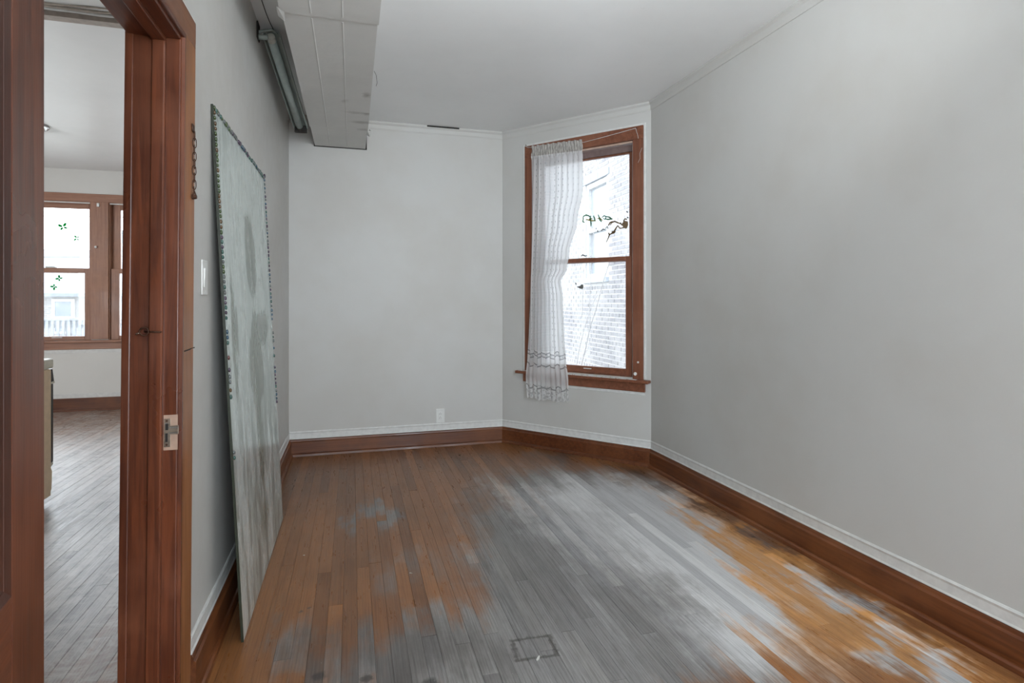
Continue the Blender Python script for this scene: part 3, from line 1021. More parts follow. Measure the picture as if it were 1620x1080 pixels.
z = MH - 0.008
while z > 1.18:
    t = (MH - z)
    col = rr.choice(['green', 'green', 'amber']) if t < 0.30 else rr.choice(['amber', 'blue', 'green']) if t < 0.48 else rr.choice(['teal', 'green', 'grey', 'purple'])
    bead(0.010 + rr.uniform(-.003, .003), z, col, 0.0085)
    z -= rr.uniform(0.017, 0.021)
for z, col in ((1.145, 'blue'), (1.125, 'blue'), (1.105, 'teal'), (1.05, 'red'), (1.005, 'purple'), (0.98, 'grey'), (0.96, 'grey'), (0.93, 'amber'), (0.905, 'teal'), (0.70, 'grey'), (0.68, 'teal')):
    bead(0.010, z, col, 0.0085)
y = 0.035
while y < MW - 0.01:
    if rr.random() > 0.10:
        col = rr.choice(['teal', 'green', 'grey']) if y < 0.30 else rr.choice(['purple', 'grey']) if y < 0.45 else rr.choice(['teal', 'purple', 'blue']) if y < 0.75 else rr.choice(['blue', 'teal', 'grey'])
        bead(y, MH - 0.009 + rr.uniform(-.004, .003), col, rr.uniform(0.008, 0.0105))
    y += rr.uniform(0.016, 0.024)
z = MH - 0.02
while z > 0.62:
    if z > 1.15 or rr.random() < 0.35:
        bead(MW - 0.009 + rr.uniform(-.002, .004), z, rr.choice(['purple', 'grey', 'blue', 'teal']), rr.uniform(0.0075, 0.0095))
    z -= rr.uniform(0.018, 0.026)
bead(MW - 0.004, MH + 0.002, 'purple', 0.012)
bead(MW - 0.018, MH - 0.006, 'purple', 0.011)
obj('tape_scrap', MB().add([(0.001, 0.002, 0.555), (0.004, -0.012, 0.548), (0.003, -0.014, 0.562), (0.002, 0.004, 0.570)], [(0, 1, 2, 3)]),
    plain('yellow_tape', (0.42, 0.34, 0.18), 0.6), mir)

# ------------------------------------------------------------------ bay window
win = empty('window_1')
tag(win, kind='structure')
win.matrix_world = BA.copy()


def wpart(name, mb, mat, parent=win, bevel=0.0, smooth=False, seg=2):
    return obj(name, mb, mat, parent, bevel=bevel, smooth=smooth, seg=seg)


u0, u1, zt = 0.250, 1.325, 2.605
ci0, ci1, cit = 0.334, 1.240, 2.505
wpart('casing_board', MB().box(u0, ci0, -0.020, 0, 0.655, cit), M_win_z, bevel=0.003)
wpart('casing_board', MB().box(ci1, u1, -0.020, 0, 0.655, cit), M_win_z, bevel=0.003)
wpart('head_casing', MB().box(u0, u1, -0.021, 0, cit, zt), M_win_x, bevel=0.003)
pe = MB()
pe.box(u0 - 0.020, u0, -0.012, 0, 0.66, zt + 0.018)
pe.box(u1, u1 + 0.020, -0.012, 0, 0.66, zt + 0.018)
pe.box(u0, u1, -0.012, 0, zt, zt + 0.018)
pe.box(u0 - 0.01, u1 + 0.01, -0.006, 0, 0.538, 0.562)
wpart('painted_edge', pe, M_trimwhite, bevel=0.003)
wpart('stool', MB().box(0.175, 1.378, -0.062, 0.03, 0.632, 0.656), M_win_x, bevel=0.005)
wpart('apron', MB().box(0.232, 1.338, -0.020, 0, 0.562, 0.632), M_win_x, bevel=0.003)
# chipped white paint on the stool
M_chip = plain('old_white_paint', (0.72, 0.72, 0.70), 0.45, var=0.06)
N = NT('chipped_sill_paint')
P_ = N.pos()
ck = N.rng(N.noise(P_, 40, 5, 0.7), 0.55, 0.60)
M_sillp = N.done(N.bsdf(N.mix(ck, (0.72, 0.73, 0.72), (0.25, 0.11, 0.06)), 0.4))
wpart('sill_paint', MB().box(0.20, 1.28, -0.050, 0.028, 0.656, 0.6585), M_sillp)
# jamb linings and stops
jb = MB()
jb.box(WU0, 0.336, 0, 0.14, WZ0, WZ1)
wpart('jamb', jb, M_win_z)
wpart('jamb', MB().box(1.238, WU1, 0, 0.14, WZ0, WZ1), M_win_z)
wpart('head_jamb', MB().box(0.336, 1.238, 0, 0.14, 2.503, WZ1), M_win_x)
wpart('sill', MB().box(0.336, 1.238, 0.028, 0.17, WZ0 - 0.002, 0.672), M_win_x)
wpart('stop_bead', MB().box(1.228, 1.2395, 0.004, 0.018, 0.672, 2.500), M_chip, bevel=0.002)
wpart('stop_bead', MB().box(0.336, 0.347, 0.004, 0.022, 0.672, 2.500), M_win_z, bevel=0.002)
wpart('stop_bead', MB().box(0.347, 1.228, 0.004, 0.018, 2.490, 2.503), plain('lit_soffit_strip', (0.62, 0.45, 0.36), 0.5), bevel=0.001)  # pale bead with the light on the head soffit put into its colour


def sash(name, ua, ub, za, zb, d0, d1, bl, bt, bb, broken=False):
    s = empty(name, parent=win)
    mz = M_win_z
    obj('stile', MB().box(ua, ua + bl, d0, d1, za, zb), mz, s, bevel=0.003)
    obj('stile', MB().box(ub - bl, ub, d0, d1, za, zb), mz, s, bevel=0.003)
    obj('top_rail', MB().box(ua + bl, ub - bl, d0 + 0.001, d1 - 0.001, zb - bt, zb), M_win_x, s, bevel=0.003)
    obj('bottom_rail', MB().box(ua + bl, ub - bl, d0 + 0.001, d1 - 0.001, za, za + bb), M_win_x, s, bevel=0.003)
    dm = (d0 + d1) / 2
    obj('pane', MB().box(ua + bl - 0.004, ub - bl + 0.004, dm - 0.0015, dm + 0.0015, za + bb - 0.004, zb - bt + 0.004), M_glass, s)
    return s


up_s = sash('upper_sash', 0.337, 1.237, 1.575, 2.488, 0.062, 0.096, 0.058, 0.062, 0.034)
lo_s = sash('lower_sash', 0.348, 1.227, 0.674, 1.612, 0.022, 0.056, 0.062, 0.034, 0.052)
wpart('grey_rail', MB().box(0.34, 1.225, 0.045, 0.060, 2.437, 2.488), plain('grey_brown_rail', (0.19, 0.13, 0.12), 0.6), up_s)
wpart('sash_lift', MB().box(0.80, 0.87, 0.016, 0.023, 0.706, 0.712), M_chip, lo_s, bevel=0.001)
wpart('sash_putty', MB().box(0.73, 0.84, 0.056, 0.075, 1.610, 1.618), M_chip, up_s)
# faded vine clings and a bird cling on the glass


def cling_mat(name, col):
    N = NT(name)
    d = N.n.new('ShaderNodeBsdfDiffuse')
    t = N.n.new('ShaderNodeBsdfTranslucent')
    c = N.mix(N.rng(N.noise(N.pos(), 90, 3, 0.6), 0.4, 0.7, 0, 0.4), col, tuple(k * 0.4 for k in col))
    N.l.new(c, d.inputs[0])
    N.l.new(c, t.inputs[0])
    m = N.n.new('ShaderNodeMixShader')
    m.inputs[0].default_value = 0.6
    N.l.new(d.outputs[0], m.inputs[1])
    N.l.new(t.outputs[0], m.inputs[2])
    return N.done(m.outputs[0])


M_cl1 = cling_mat('green_cling', (0.10, 0.28, 0.15))
M_cl2 = cling_mat('brown_cling', (0.24, 0.15, 0.07))
M_cl3 = cling_mat('pale_olive_cling', (0.45, 0.38, 0.10))


def swirl(pts, w):
    """flat ribbon on the glass given as (u, z) points"""
    mb = MB()
    vs, fs = [], []
    for i, (u, z) in enumerate(pts):
        a = pts[max(i - 1, 0)]
        b = pts[min(i + 1, len(pts) - 1)]
        d = Vector((b[0] - a[0], b[1] - a[1])).normalized()
        n = Vector((-d.y, d.x)) * (w * (0.4 + 0.6 * math.sin(PI * (i + 0.5) / len(pts))))
        vs += [(u + n.x, 0, z + n.y), (u - n.x, 0, z - n.y)]
    for i in range(len(pts) - 1):
        fs.append((2 * i, 2 * i + 1, 2 * i + 3, 2 * i + 2))
    return mb.add(vs, fs)


def cling(name, polys, mat, parent, d):
    mb = MB()
    for p in polys:
        mb.add(p.v, p.f)
    o = obj(name, mb, mat, parent)
    o.location = (0, d, 0)
    so_ = o.modifiers.new('thick', 'SOLIDIFY')
    so_.thickness = 0.0008
    return o


def px_uz(px, py, d):
    # plane of the pane, used once to place the clings where they sit on the glass
    X = (px - 810) / 887.0
    Fv = Vector((math.sin(math.radians(15.9)), math.cos(math.radians(15.9))))
    Rv = Vector((Fv.y, -Fv.x))
    dirn = Fv + Rv * X
    inv = BA.inverted()
    o0 = inv @ Vector((0, 0, 0))
    d3 = inv.to_3x3() @ Vector((dirn.x, dirn.y, 0))
    t = (d - o0.y) / d3.y
    return (o0.x + d3.x * t, 1.255 + (477 - py) / 887.0 * t)


DU, DLo = 0.0755, 0.0355
conv = lambda L: [px_uz(x, y, DU) for x, y in L]
g1 = [swirl(conv(L), 0.006) for L in (
    [(922, 346), (923, 342), (927, 340), (931, 341), (934, 344)], [(923, 345), (922, 350), (925, 352)],
    [(934, 341), (934, 347), (935, 353), (935, 358)], [(939, 341), (941, 347), (941, 350)], [(946, 339), (948, 344), (949, 348), (952, 351)],
    [(952, 344), (956, 341), (959, 343), (957, 347), (954, 345)], [(957, 346), (962, 347), (969, 346)], [(959, 342), (965, 344), (968, 347)])]
cling('vine_cling', g1, M_cl1, up_s, DU)
g2 = [swirl(conv(L), 0.006) for L in ([(927, 347), (932, 348), (937, 349), (943, 349)], [(945, 346), (949, 345), (953, 349)], [(932, 346), (937, 346)])]
cling('vine_cling', g2, M_cl3, up_s, DU)
g3 = [swirl(conv(L), 0.006) for L in (
    [(959, 383), (962, 377), (964, 371), (968, 369), (972, 365), (975, 360), (977, 357), (981, 361), (987, 360), (990, 356)],
    [(963, 368), (964, 373)], [(968, 365), (970, 369), (974, 366)], [(965, 356), (968, 352), (972, 350), (977, 352), (982, 354)],
    [(981, 352), (984, 356), (988, 354)], [(986, 350), (989, 346), (992, 347)], [(962, 357), (965, 352), (969, 350)])]
cling('branch_cling', g3, M_cl2, up_s, DU)
bl_ = conv([(984, 353), (988, 349), (993, 350), (994, 356), (991, 362), (986, 360)])
cling('leaf_cling', [MB().add([(u, 0, z) for u, z in bl_], [tuple(range(len(bl_)))])], cling_mat('tan_cling', (0.42, 0.31, 0.19)), up_s, DU)
g4 = [swirl(conv(L), 0.005) for L in ([(951, 365), (954, 362), (957, 363)], [(958, 361), (961, 358), (962, 362)], [(943, 360), (943, 363)], [(945, 364), (946, 367)], [(919, 405), (922, 403), (926, 405), (929, 404)], [(991, 334), (993, 336)], [(992, 343), (994, 345)])]
cling('leaf_cling', g4, cling_mat('dark_grey_cling', (0.08, 0.10, 0.10)), up_s, DU)
bc = lambda L: [px_uz(x, y, DLo) for x, y in L]
bird = bc([(912, 453.5), (915, 453), (918, 452), (921, 449), (923, 452), (923, 455), (921, 457), (917, 456)])
tl_ = bc([(909.5, 447), (912, 447.5), (912, 450), (910, 449)])
cling('bird_cling', [MB().add([(u, 0, z) for u, z in bird], [tuple(range(len(bird)))]), MB().add([(u, 0, z) for u, z in tl_], [tuple(range(len(tl_)))])],
      cling_mat('grey_cling', (0.26, 0.26, 0.25)), lo_s, DLo)
wpart('shade_bracket', MB().cyl((1.262, -0.020, 0.700), (1.262, -0.030, 0.700), 0.014, 16, 0.010), M_plate, bevel=0)
wpart('catch', MB().cyl((1.285, -0.020, 0.79), (1.285, -0.023, 0.79), 0.008, 8), M_plate)

# string over the window that carries the curtain
st = MB()


def sag(a, b, s, n=10):
    a, b = Vector(a), Vector(b)
    return [a.lerp(b, i / n) - Vector((0, 0, s * math.sin(PI * i / n))) for i in range(n + 1)]


TL, TR = Vector((0.268, -0.026, 2.608)), Vector((1.272, -0.026, 2.588))
cpts = [TL] + [Vector((0.285, -0.034, 2.590))] + sag((0.36, -0.040, 2.572), (0.80, -0.040, 2.553), 0.004, 8) + sag((0.83, -0.040, 2.545), TR, 0.002, 4)
cord = obj('curtain_string', st.tube(cpts, 0.0018, 6), M_chip, smooth=True, M=BA)
tag(cord, 'white string stretched across the top of the wooden window casing', 'string')
nl = obj('nail', MB().cyl((0.268, -0.020, 2.610), (0.268, -0.032, 2.613), 0.003, 8), M_iron, cord, M=BA)
nl = obj('nail', MB().cyl((1.272, -0.020, 2.588), (1.272, -0.034, 2.591), 0.003, 8), M_iron, cord, M=BA)
obj('loose_end', MB().tube([(1.268, -0.030, 2.590), (1.275, -0.026, 2.560), (1.284, -0.024, 2.530), (1.288, -0.024, 2.505)], 0.0016, 5), M_chip, cord, smooth=True, M=BA)
obj('loose_end', MB().tube([(1.318, -0.023, 2.43), (1.300, -0.024, 2.39), (1.302, -0.024, 2.35), (1.285, -0.023, 2.32)], 0.0013, 5), M_chip, cord, smooth=True, M=BA)

# ------------------------------------------------------------------ lace curtain
cn = NT('white_lace')
uvn = cn.uv()
su = cn.sep(uvn)
U, V = su[0], su[1]                      # U across the cloth in metres, V metres below the top
lad = cn.math('SINE', cn.math('MULTIPLY', V, 2 * PI / 0.0125))
ladm = cn.rng(lad, 0.1, 0.8)
colw = cn.math('SINE', cn.math('MULTIPLY', U, 2 * PI / 0.115))
colm = cn.rng(colw, -0.25, 0.1)
edge = cn.rng(cn.math('ABSOLUTE', cn.math('SUBTRACT', colw, -0.1)), 0.16, 0.05)
dot = cn.math('MULTIPLY', edge, cn.rng(cn.math('SINE', cn.math('MULTIPLY', V, 2 * PI / 0.05)), 0.55, 0.85))
hole = cn.math('MAXIMUM', cn.math('MULTIPLY', ladm, cn.math('MULTIPLY', colm, 0.55)), cn.math('MULTIPLY', edge, cn.math('MULTIPLY', cn.rng(lad, -0.3, 0.5), 0.5)))
vlim = cn.math('MULTIPLY', cn.rng(V, 0.10, 0.14), cn.rng(V, 1.76, 1.74))
hole = cn.math('MULTIPLY', hole, vlim)
# scalloped bands near the foot
scal = cn.math('MULTIPLY', cn.math('ABSOLUTE', cn.math('SINE', cn.math('MULTIPLY', U, PI / 0.22))), 0.035)
acc_d = cn.math('MULTIPLY', dot, vlim)
for v0 in (1.745, 1.775, 1.85, 2.035):
    dlt = cn.math('ABSOLUTE', cn.math('SUBTRACT', V, cn.math('ADD', scal, v0)))
    acc_d = cn.math('MAXIMUM', acc_d, cn.rng(dlt, 0.008, 0.002, 0.0, 0.9))
circ = cn.noise(uvn, 42, 3, 0.6)
bandm = cn.math('MULTIPLY', cn.rng(cn.math('ABSOLUTE', cn.math('SUBTRACT', V, cn.math('ADD', scal, 1.76))), 0.018, 0.010), cn.rng(circ, 0.48, 0.56))
hem = cn.math('MULTIPLY', cn.rng(V, 2.03, 2.05), cn.rng(circ, 0.50, 0.58))
acc_d = cn.math('MAXIMUM', acc_d, cn.math('MAXIMUM', cn.math('MULTIPLY', bandm, 0.6), cn.math('MULTIPLY', hem, 0.5)))
df_ = cn.n.new('ShaderNodeBsdfDiffuse')
tl2 = cn.n.new('ShaderNodeBsdfTranslucent')
head = cn.rng(V, 0.095, 0.085)
ccol0 = ccol_ = cn.mix(cn.math('MULTIPLY', acc_d, 0.85), (0.96, 0.96, 0.96), (0.20, 0.21, 0.22))
ccol = cn.mix(cn.math('MULTIPLY', hole, 0.85), ccol0, (0.30, 0.31, 0.33))
hn = cn.noise(cn.mapping(uvn, scale=(160, 18, 1)), 1.0, 3, 0.7)
ccol = cn.mix(head, ccol, cn.mix(cn.rng(hn, 0.38, 0.62), (0.62, 0.59, 0.55), (0.30, 0.28, 0.26)))
cn.l.new(ccol, df_.inputs[0])
cn.l.new(ccol, tl2.inputs[0])
mA = cn.n.new('ShaderNodeMixShader')
cn.put(mA.inputs[0], cn.rng(V, 0.085, 0.10, 0.15, 0.62))
cn.l.new(df_.outputs[0], mA.inputs[1])
cn.l.new(tl2.outputs[0], mA.inputs[2])
trn = cn.n.new('ShaderNodeBsdfTransparent')
mB_ = cn.n.new('ShaderNodeMixShader')
sheer = cn.rng(V, 1.80, 1.82, 0.20, 0.26)
cn.put(mB_.inputs[0], cn.math('MAXIMUM', cn.math('MULTIPLY', hole, 0.15), cn.math('MULTIPLY', sheer, cn.math('SUBTRACT', 1.0, head))))
cn.l.new(mA.outputs[0], mB_.inputs[1])
cn.l.new(trn.outputs[0], mB_.inputs[2])
M_lace = cn.done(mB_.outputs[0])

NU, NV = 170, 90
ztop = 2.590
prof_v = [(0.0, 0.336, 0.822), (0.08, 0.336, 0.822), (0.40, 0.340, 0.826), (0.66, 0.338, 0.775), (0.92, 0.336, 0.705), (1.06, 0.333, 0.685),
          (1.15, 0.331, 0.632), (1.30, 0.330, 0.655), (1.60, 0.324, 0.672), (1.80, 0.315, 0.690), (1.98, 0.300, 0.712), (2.16, 0.312, 0.712)]


def lr(v):
    for (a, b) in zip(prof_v[:-1], prof_v[1:]):
        if v <= b[0]:
            t = (v - a[0]) / (b[0] - a[0])
            t = t * t * (3 - 2 * t)
            return a[1] + (b[1] - a[1]) * t, a[2] + (b[2] - a[2]) * t
    return prof_v[-1][1:]


me = bpy.data.meshes.new('lace_curtain')
vs, fs, uvs = [], [], []
H = 2.16
CW = 1.15
for j in range(NV + 1):
    # denser rows in the gathered header
    v = H * j / NV
    l, r = lr(v)
    for i in range(NU + 1):
        s = i / NU
        ph = s * 2 * PI * 9 + 0.6 * math.sin(v * 2.1 + s * 7)
        amp = 0.013 + 0.006 * math.sin(s * 13 + v * 1.4) + 0.005 * min(v, 1.5)
        if v < 0.10:
            amp = 0.0075
            ph = s * 2 * PI * 24 + 1.6 * math.sin(v * 50 + s * 30)
        lat = 0.010 * math.sin(ph * 1.0 + 1.2) * (0.35 if v < 0.1 else 1)
        u = l + (r - l) * s + lat * math.sin(PI * s)
        dpt = -0.046 - 0.022 * min(1, v / 1.9) * (1 if v > 0.3 else v / 0.3) + amp * math.sin(ph)
        dpt = min(dpt, -0.028 if v < 1.85 else -0.066)
        zz = ztop - v - 0.022 * s * (1 - v / H) + (0.010 * math.sin(s * 16) + 0.006 * math.sin(s * 41)) * (1 if j == NV else 0) + 0.003 * math.sin(s * 60) * (1 if j == 0 else 0)
        vs.append(BA @ Vector((u, dpt, zz)))
        uvs.append((s * CW, v))
for j in range(NV):
    for i in range(NU):
        a = j * (NU + 1) + i
        fs.append((a, a + 1, a + NU + 2, a + NU + 1))
me.from_pydata(vs, [], fs)
uvl = me.uv_layers.new(name='UVMap')
for lp in me.loops:
    uvl.data[lp.index].uv = uvs[lp.vertex_index]
for p in me.polygons:
    p.use_smooth = True
me.materials.append(M_lace)
cur = bpy.data.objects.new('lace_curtain', me)
COL.objects.link(cur)
tag(cur, 'sheer white lace curtain gathered on a string over the left of the window', 'curtain')

# ------------------------------------------------------------------ kitchen windows
kwin = []
KTC = ((0.24, 0.10, 0.055), (0.36, 0.17, 0.10), (0.42, 0.22, 0.14))
M_kt_z = varnish('kitchen_trim_vertical', 'z', *KTC, 0.42)
M_kt_x = varnish('kitchen_trim_across', 'x', *KTC, 0.42)
M_bfly = cling_mat('green_butterfly', (0.02, 0.34, 0.09))
kM = Matrix.Translation((0, KY, 0))
for wi, (a, b, c, d) in enumerate(KW):
    w = empty('window_%d' % (wi + 2), (0, KY, 0))
    tag(w, kind='structure')
    kwin.append(w)
    obj('jamb', MB().box(a, a + 0.012, -0.001, 0.13, c, d), M_kt_z, w)
    obj('jamb', MB().box(b - 0.012, b, -0.001, 0.13, c, d), M_kt_z, w)
    obj('head_jamb', MB().box(a + 0.012, b - 0.012, -0.001, 0.13, d - 0.012, d), M_kt_x, w)
    obj('stop_bead', MB().box(a + 0.012, b - 0.012, -0.002, 0.012, d - 0.024, d - 0.012), M_chip, w)
    obj('sill', MB().box(a + 0.012, b - 0.012, 0.0, 0.16, c, c + 0.012), M_kt_x, w)
    ws = 0.045 if wi == 0 else 0.085
    for nm, za, zb, d0, d1, bt, bb in (('upper_sash', 1.585, d - 0.014, 0.060, 0.092, 0.065, 0.03), ('lower_sash', c + 0.012, 1.640, 0.020, 0.052, 0.050, 0.045)):
        s = empty(nm, parent=w)
        ua, ub = a + 0.013, b - 0.013
        bl = ws if nm == 'upper_sash' or wi == 1 else 0.060
        bl_r = 0.030 if (wi == 0 and nm == 'upper_sash') else bl
        obj('stile', MB().box(ua, ua + bl, d0, d1, za, zb), M_kt_z, s, bevel=0.003)
        obj('stile', MB().box(ub - bl_r, ub, d0, d1, za, zb), M_kt_z, s, bevel=0.003)
        obj('top_rail', MB().box(ua + bl, ub - bl_r, d0, d1, zb - bt, zb), M_kt_x, s, bevel=0.003)
        obj('bottom_rail', MB().box(ua + bl, ub - bl_r, d0, d1, za, za + bb), M_kt_x, s, bevel=0.003)
        dm = (d0 + d1) / 2
        obj('pane', MB().box(ua + bl - .003, ub - bl_r + .003, dm - 0.0015, dm + 0.0015, za + bb - .003, zb - bt + .003), M_kglass, s)
        if nm == 'lower_sash':
            obj('sash_lock', MB().box((a + b) / 2 - 0.04, (a + b) / 2 + 0.05, d0 - 0.012, d1 + 0.01, zb, zb + 0.016), M_chip, s, bevel=0.004)
            obj('sash_lift', MB().box((a + b) / 2 + 0.02, (a + b) / 2 + 0.12, d0 - 0.012, d0, za + 0.028, za + 0.036), M_chip, s, bevel=0.001)
        if wi == 0:
            # butterfly clings
            if nm == 'upper_sash':
                bf = [(-3.205, 2.115, 0.058, 0.3), (-3.070, 1.990, 0.040, 1.5)]
            else:
                bf = [(-3.225, 1.520, 0.040, 0.9), (-3.275, 1.425, 0.040, 2.3)]
            for (bx, bz, r, an) in bf:
                mb = MB()
                for sgn in (-1, 1):
                    for (aa, rad) in ((0.75, 1.0), (-0.65, 0.78)):
                        pts = []
                        for k in range(10):
                            t = 2 * PI * k / 10
                            ex = rad * (0.55 + 0.45 * math.cos(t))
                            ey = 0.26 * rad * math.sin(t)
                            x_ = (ex * math.cos(aa) - ey * math.sin(aa)) * sgn
                            y_ = ex * math.sin(aa) + ey * math.cos(aa)
                            X_ = x_ * math.cos(an) - y_ * math.sin(an)
                            Y_ = x_ * math.sin(an) + y_ * math.cos(an)
                            pts.append((bx + r * X_, d0 + 0.012, bz + r * Y_))
                        mb.add(pts, [tuple(range(10))])
                o = obj('butterfly_cling', mb, M_bfly, s)
                so_ = o.modifiers.new('t', 'SOLIDIFY')
                so_.thickness = 0.001
# casing shared by both windows
kcs = empty('trim_12', (0, KY, 0))
tag(kcs, kind='structure')
obj('head_casing', MB().box(-3.86, -1.76, -0.022, 0, 2.405, 2.497), M_kt_x, kcs, bevel=0.003)
obj('mullion_casing', MB().box(-2.903, -2.722, -0.020, 0, 0.82, 2.405), M_kt_z, kcs, bevel=0.003)
obj('casing_board', MB().box(-3.86, -3.717, -0.020, 0, 0.82, 2.405), M_kt_z, kcs, bevel=0.003)
obj('casing_board', MB().box(-1.903, -1.76, -0.020, 0, 0.82, 2.405), M_kt_z, kcs, bevel=0.003)
obj('stool', MB().box(-3.90, -1.72, -0.055, 0.03, 0.785, 0.812), M_kt_x, kcs, bevel=0.005)
obj('apron', MB().box(-3.86, -1.76, -0.020, 0, 0.708, 0.785), M_kt_x, kcs, bevel=0.003)
obj('curtain_hook', MB().box(-2.835, -2.808, -0.034, -0.020, 2.350, 2.392), M_plate, kcs, bevel=0.004)
obj('knob', MB().lathe([(0.010, 0), (0.010, 0.01), (0.015, 0.016), (0.008, 0.024)], (0, 0, 0), 14), M_plate, kcs, smooth=True,
    M=Matrix.Translation((-2.842, -0.020, 1.885)) @ Matrix.Rotation(PI / 2, 4, 'X'))
struct('trim_13', MB().box(-3.9, -1.7, KY - 0.006, KY, 0.665, 0.706), M_trimwhite)

# ------------------------------------------------------------------ kitchen range seen from its side
rg = empty('kitchen_range', (-1.81, 4.156, 0.0), (0, 0, PI / 2))
tag(rg, 'beige kitchen range with a black glass oven door beyond the doorway', 'stove')
M_bei = plain('almond_enamel', (0.80, 0.60, 0.40), 0.35, var=0.04)
M_blk = plain('black_glass', (0.018, 0.016, 0.018), 0.12, 0, 0.6)
M_top = plain('pale_almond_enamel', (0.70, 0.66, 0.55), 0.3, var=0.04)
obj('body', MB().box(-0.62, 0, 0, 0.76, 0.045, 0.835), M_bei, rg, bevel=0.004)
obj('side_panel', MB().box(-0.60, -0.006, -0.003, 0.0005, 0.07, 0.828), M_bei, rg, bevel=0.001)
obj('cooktop', MB().box(-0.64, 0.022, -0.008, 0.768, 0.837, 0.900), M_top, rg, bevel=0.014, seg=3)
obj('control_panel', MB().prism([(0, 0.780), (0.045, 0.780), (0.026, 0.862), (0.0, 0.862)], 0.002, 0.758,
    Matrix(((1, 0, 0, 0), (0, 0, 1, 0), (0, 1, 0, -0.028), (0, 0, 0, 1)))), M_blk, rg, bevel=0.002)
for y in (0.10, 0.22, 0.54, 0.66):
    obj('burner_knob', MB().cyl((0.030, y, 0.79), (0.052, y, 0.795), 0.020, 16), M_blk, rg, bevel=0.002)
obj('oven_door', MB().box(0.002, 0.040, 0.004, 0.756, 0.245, 0.738), M_blk, rg, bevel=0.003)
obj('door_handle', MB().box(0.0, 0.062, 0.003, 0.757, 0.738, 0.757), M_top, rg, bevel=0.006)
obj('handle_grip', MB().box(0.040, 0.058, 0.03, 0.73, 0.655, 0.738), M_blk, rg, bevel=0.006)
obj('drawer_lip', MB().prism([(0, 0.218), (0.036, 0.232), (0.036, 0.244), (0, 0.244)], 0.004, 0.756, Matrix(((1, 0, 0, 0), (0, 0, 1, 0), (0, 1, 0, 0), (0, 0, 0, 1)))), M_top, rg)
obj('storage_drawer', MB().prism([(0, 0.075), (0.018, 0.075), (0.026, 0.19), (0.010, 0.215), (0, 0.215)], 0.004, 0.756, Matrix(((1, 0, 0, 0), (0, 0, 1, 0), (0, 1, 0, 0), (0, 0, 0, 1)))), M_bei, rg, bevel=0.002)
obj('backguard', MB().box(-0.64, -0.57, 0, 0.76, 0.900, 1.03), M_top, rg, bevel=0.006)
for (cx_, cy_, r_) in ((-0.16, 0.20, 0.09), (-0.16, 0.56, 0.075), (-0.42, 0.20, 0.075), (-0.42, 0.56, 0.09)):
    mb = MB()
    for k in range(4):
        rr_ = r_ * (1 - k * 0.22)
        mb.tube([(cx_ + rr_ * math.cos(t), cy_ + rr_ * math.sin(t), 0.906) for t in [2 * PI * q / 24 for q in range(24)]], 0.005, 6, True)
    obj('burner', mb, M_dark, rg, smooth=True)
for (a, b) in ((-0.58, 0.04), (-0.04, 0.04), (-0.58, 0.72), (-0.04, 0.72)):
    obj('foot', MB().cyl((a, b, 0), (a, b, 0.05), 0.016, 10), M_dark, rg)

# kitchen ceiling lamp
kl = empty('ceiling_lamp', (-2.68, 5.76, CZ))
tag(kl, 'round flush ceiling lamp with bright metal rings in the kitchen', 'ceiling lamp')
obj('metal_pan', MB().lathe([(0.150, 0.0), (0.152, -0.012), (0.145, -0.020), (0.138, -0.020), (0.134, -0.028), (0.122, -0.030)], (0, 0, 0), 40),
    plain('brushed_chrome', (0.55, 0.55, 0.56), 0.2, 0.95), kl, smooth=True)
obj('glass_bowl', MB().lathe([(0.120, -0.028), (0.112, -0.055), (0.090, -0.078), (0.055, -0.092), (0.012, -0.098)], (0, 0, 0), 40),
    plain('frosted_glass', (0.80, 0.80, 0.79), 0.3), kl, smooth=True)
obj('finial', MB().lathe([(0.010, -0.096), (0.012, -0.104), (0.005, -0.112)], (0, 0, 0), 16), plain('chrome', (0.6, 0.6, 0.6), 0.2, 0.95), kl, smooth=True)

# ------------------------------------------------------------------ small debris on the floor
M_flake = plain('white_paint_flake', (0.75, 0.74, 0.70), 0.5)


def flake(x, y, s, a):
    mb = MB().prism([(-1.2 * s, -0.25 * s), (-0.5 * s, -0.45 * s), (0.9 * s, -0.1 * s), (1.2 * s, 0.3 * s), (0.1 * s, 0.35 * s), (-0.9 * s, 0.15 * s)], 0.0004, 0.002)
    o = obj('paint_flake', mb, M_flake)
    o.location = (x, y, 0)
    o.rotation_euler = (0, 0, a)
    return o


tag(flake(0.629, 1.872, 0.013, 0.8), 'white pointed paint flake lying on the dark square stain outline', 'paint flake')
rr = random.Random(5)
for (x, y, lb) in ((1.62, 1.95, 'white paint speck on the orange boards in the right foreground'), (1.10, 3.62, 'white paint speck on the greyed boards in front of the bay window'),
                   (0.26, 2.62, 'white paint speck on the brown boards in the middle of the left half'), (-0.23, 2.95, 'white paint speck on the floor close beside the leaning mirror'),
                   (2.00, 3.20, 'white paint speck on the floor close to the right baseboard'), (0.42, 4.30, 'white paint speck on the floor near the outlet in the back wall')):
    tag(flake(x, y, rr.uniform(0.004, 0.007), rr.uniform(0, 6)), lb, 'paint flake')

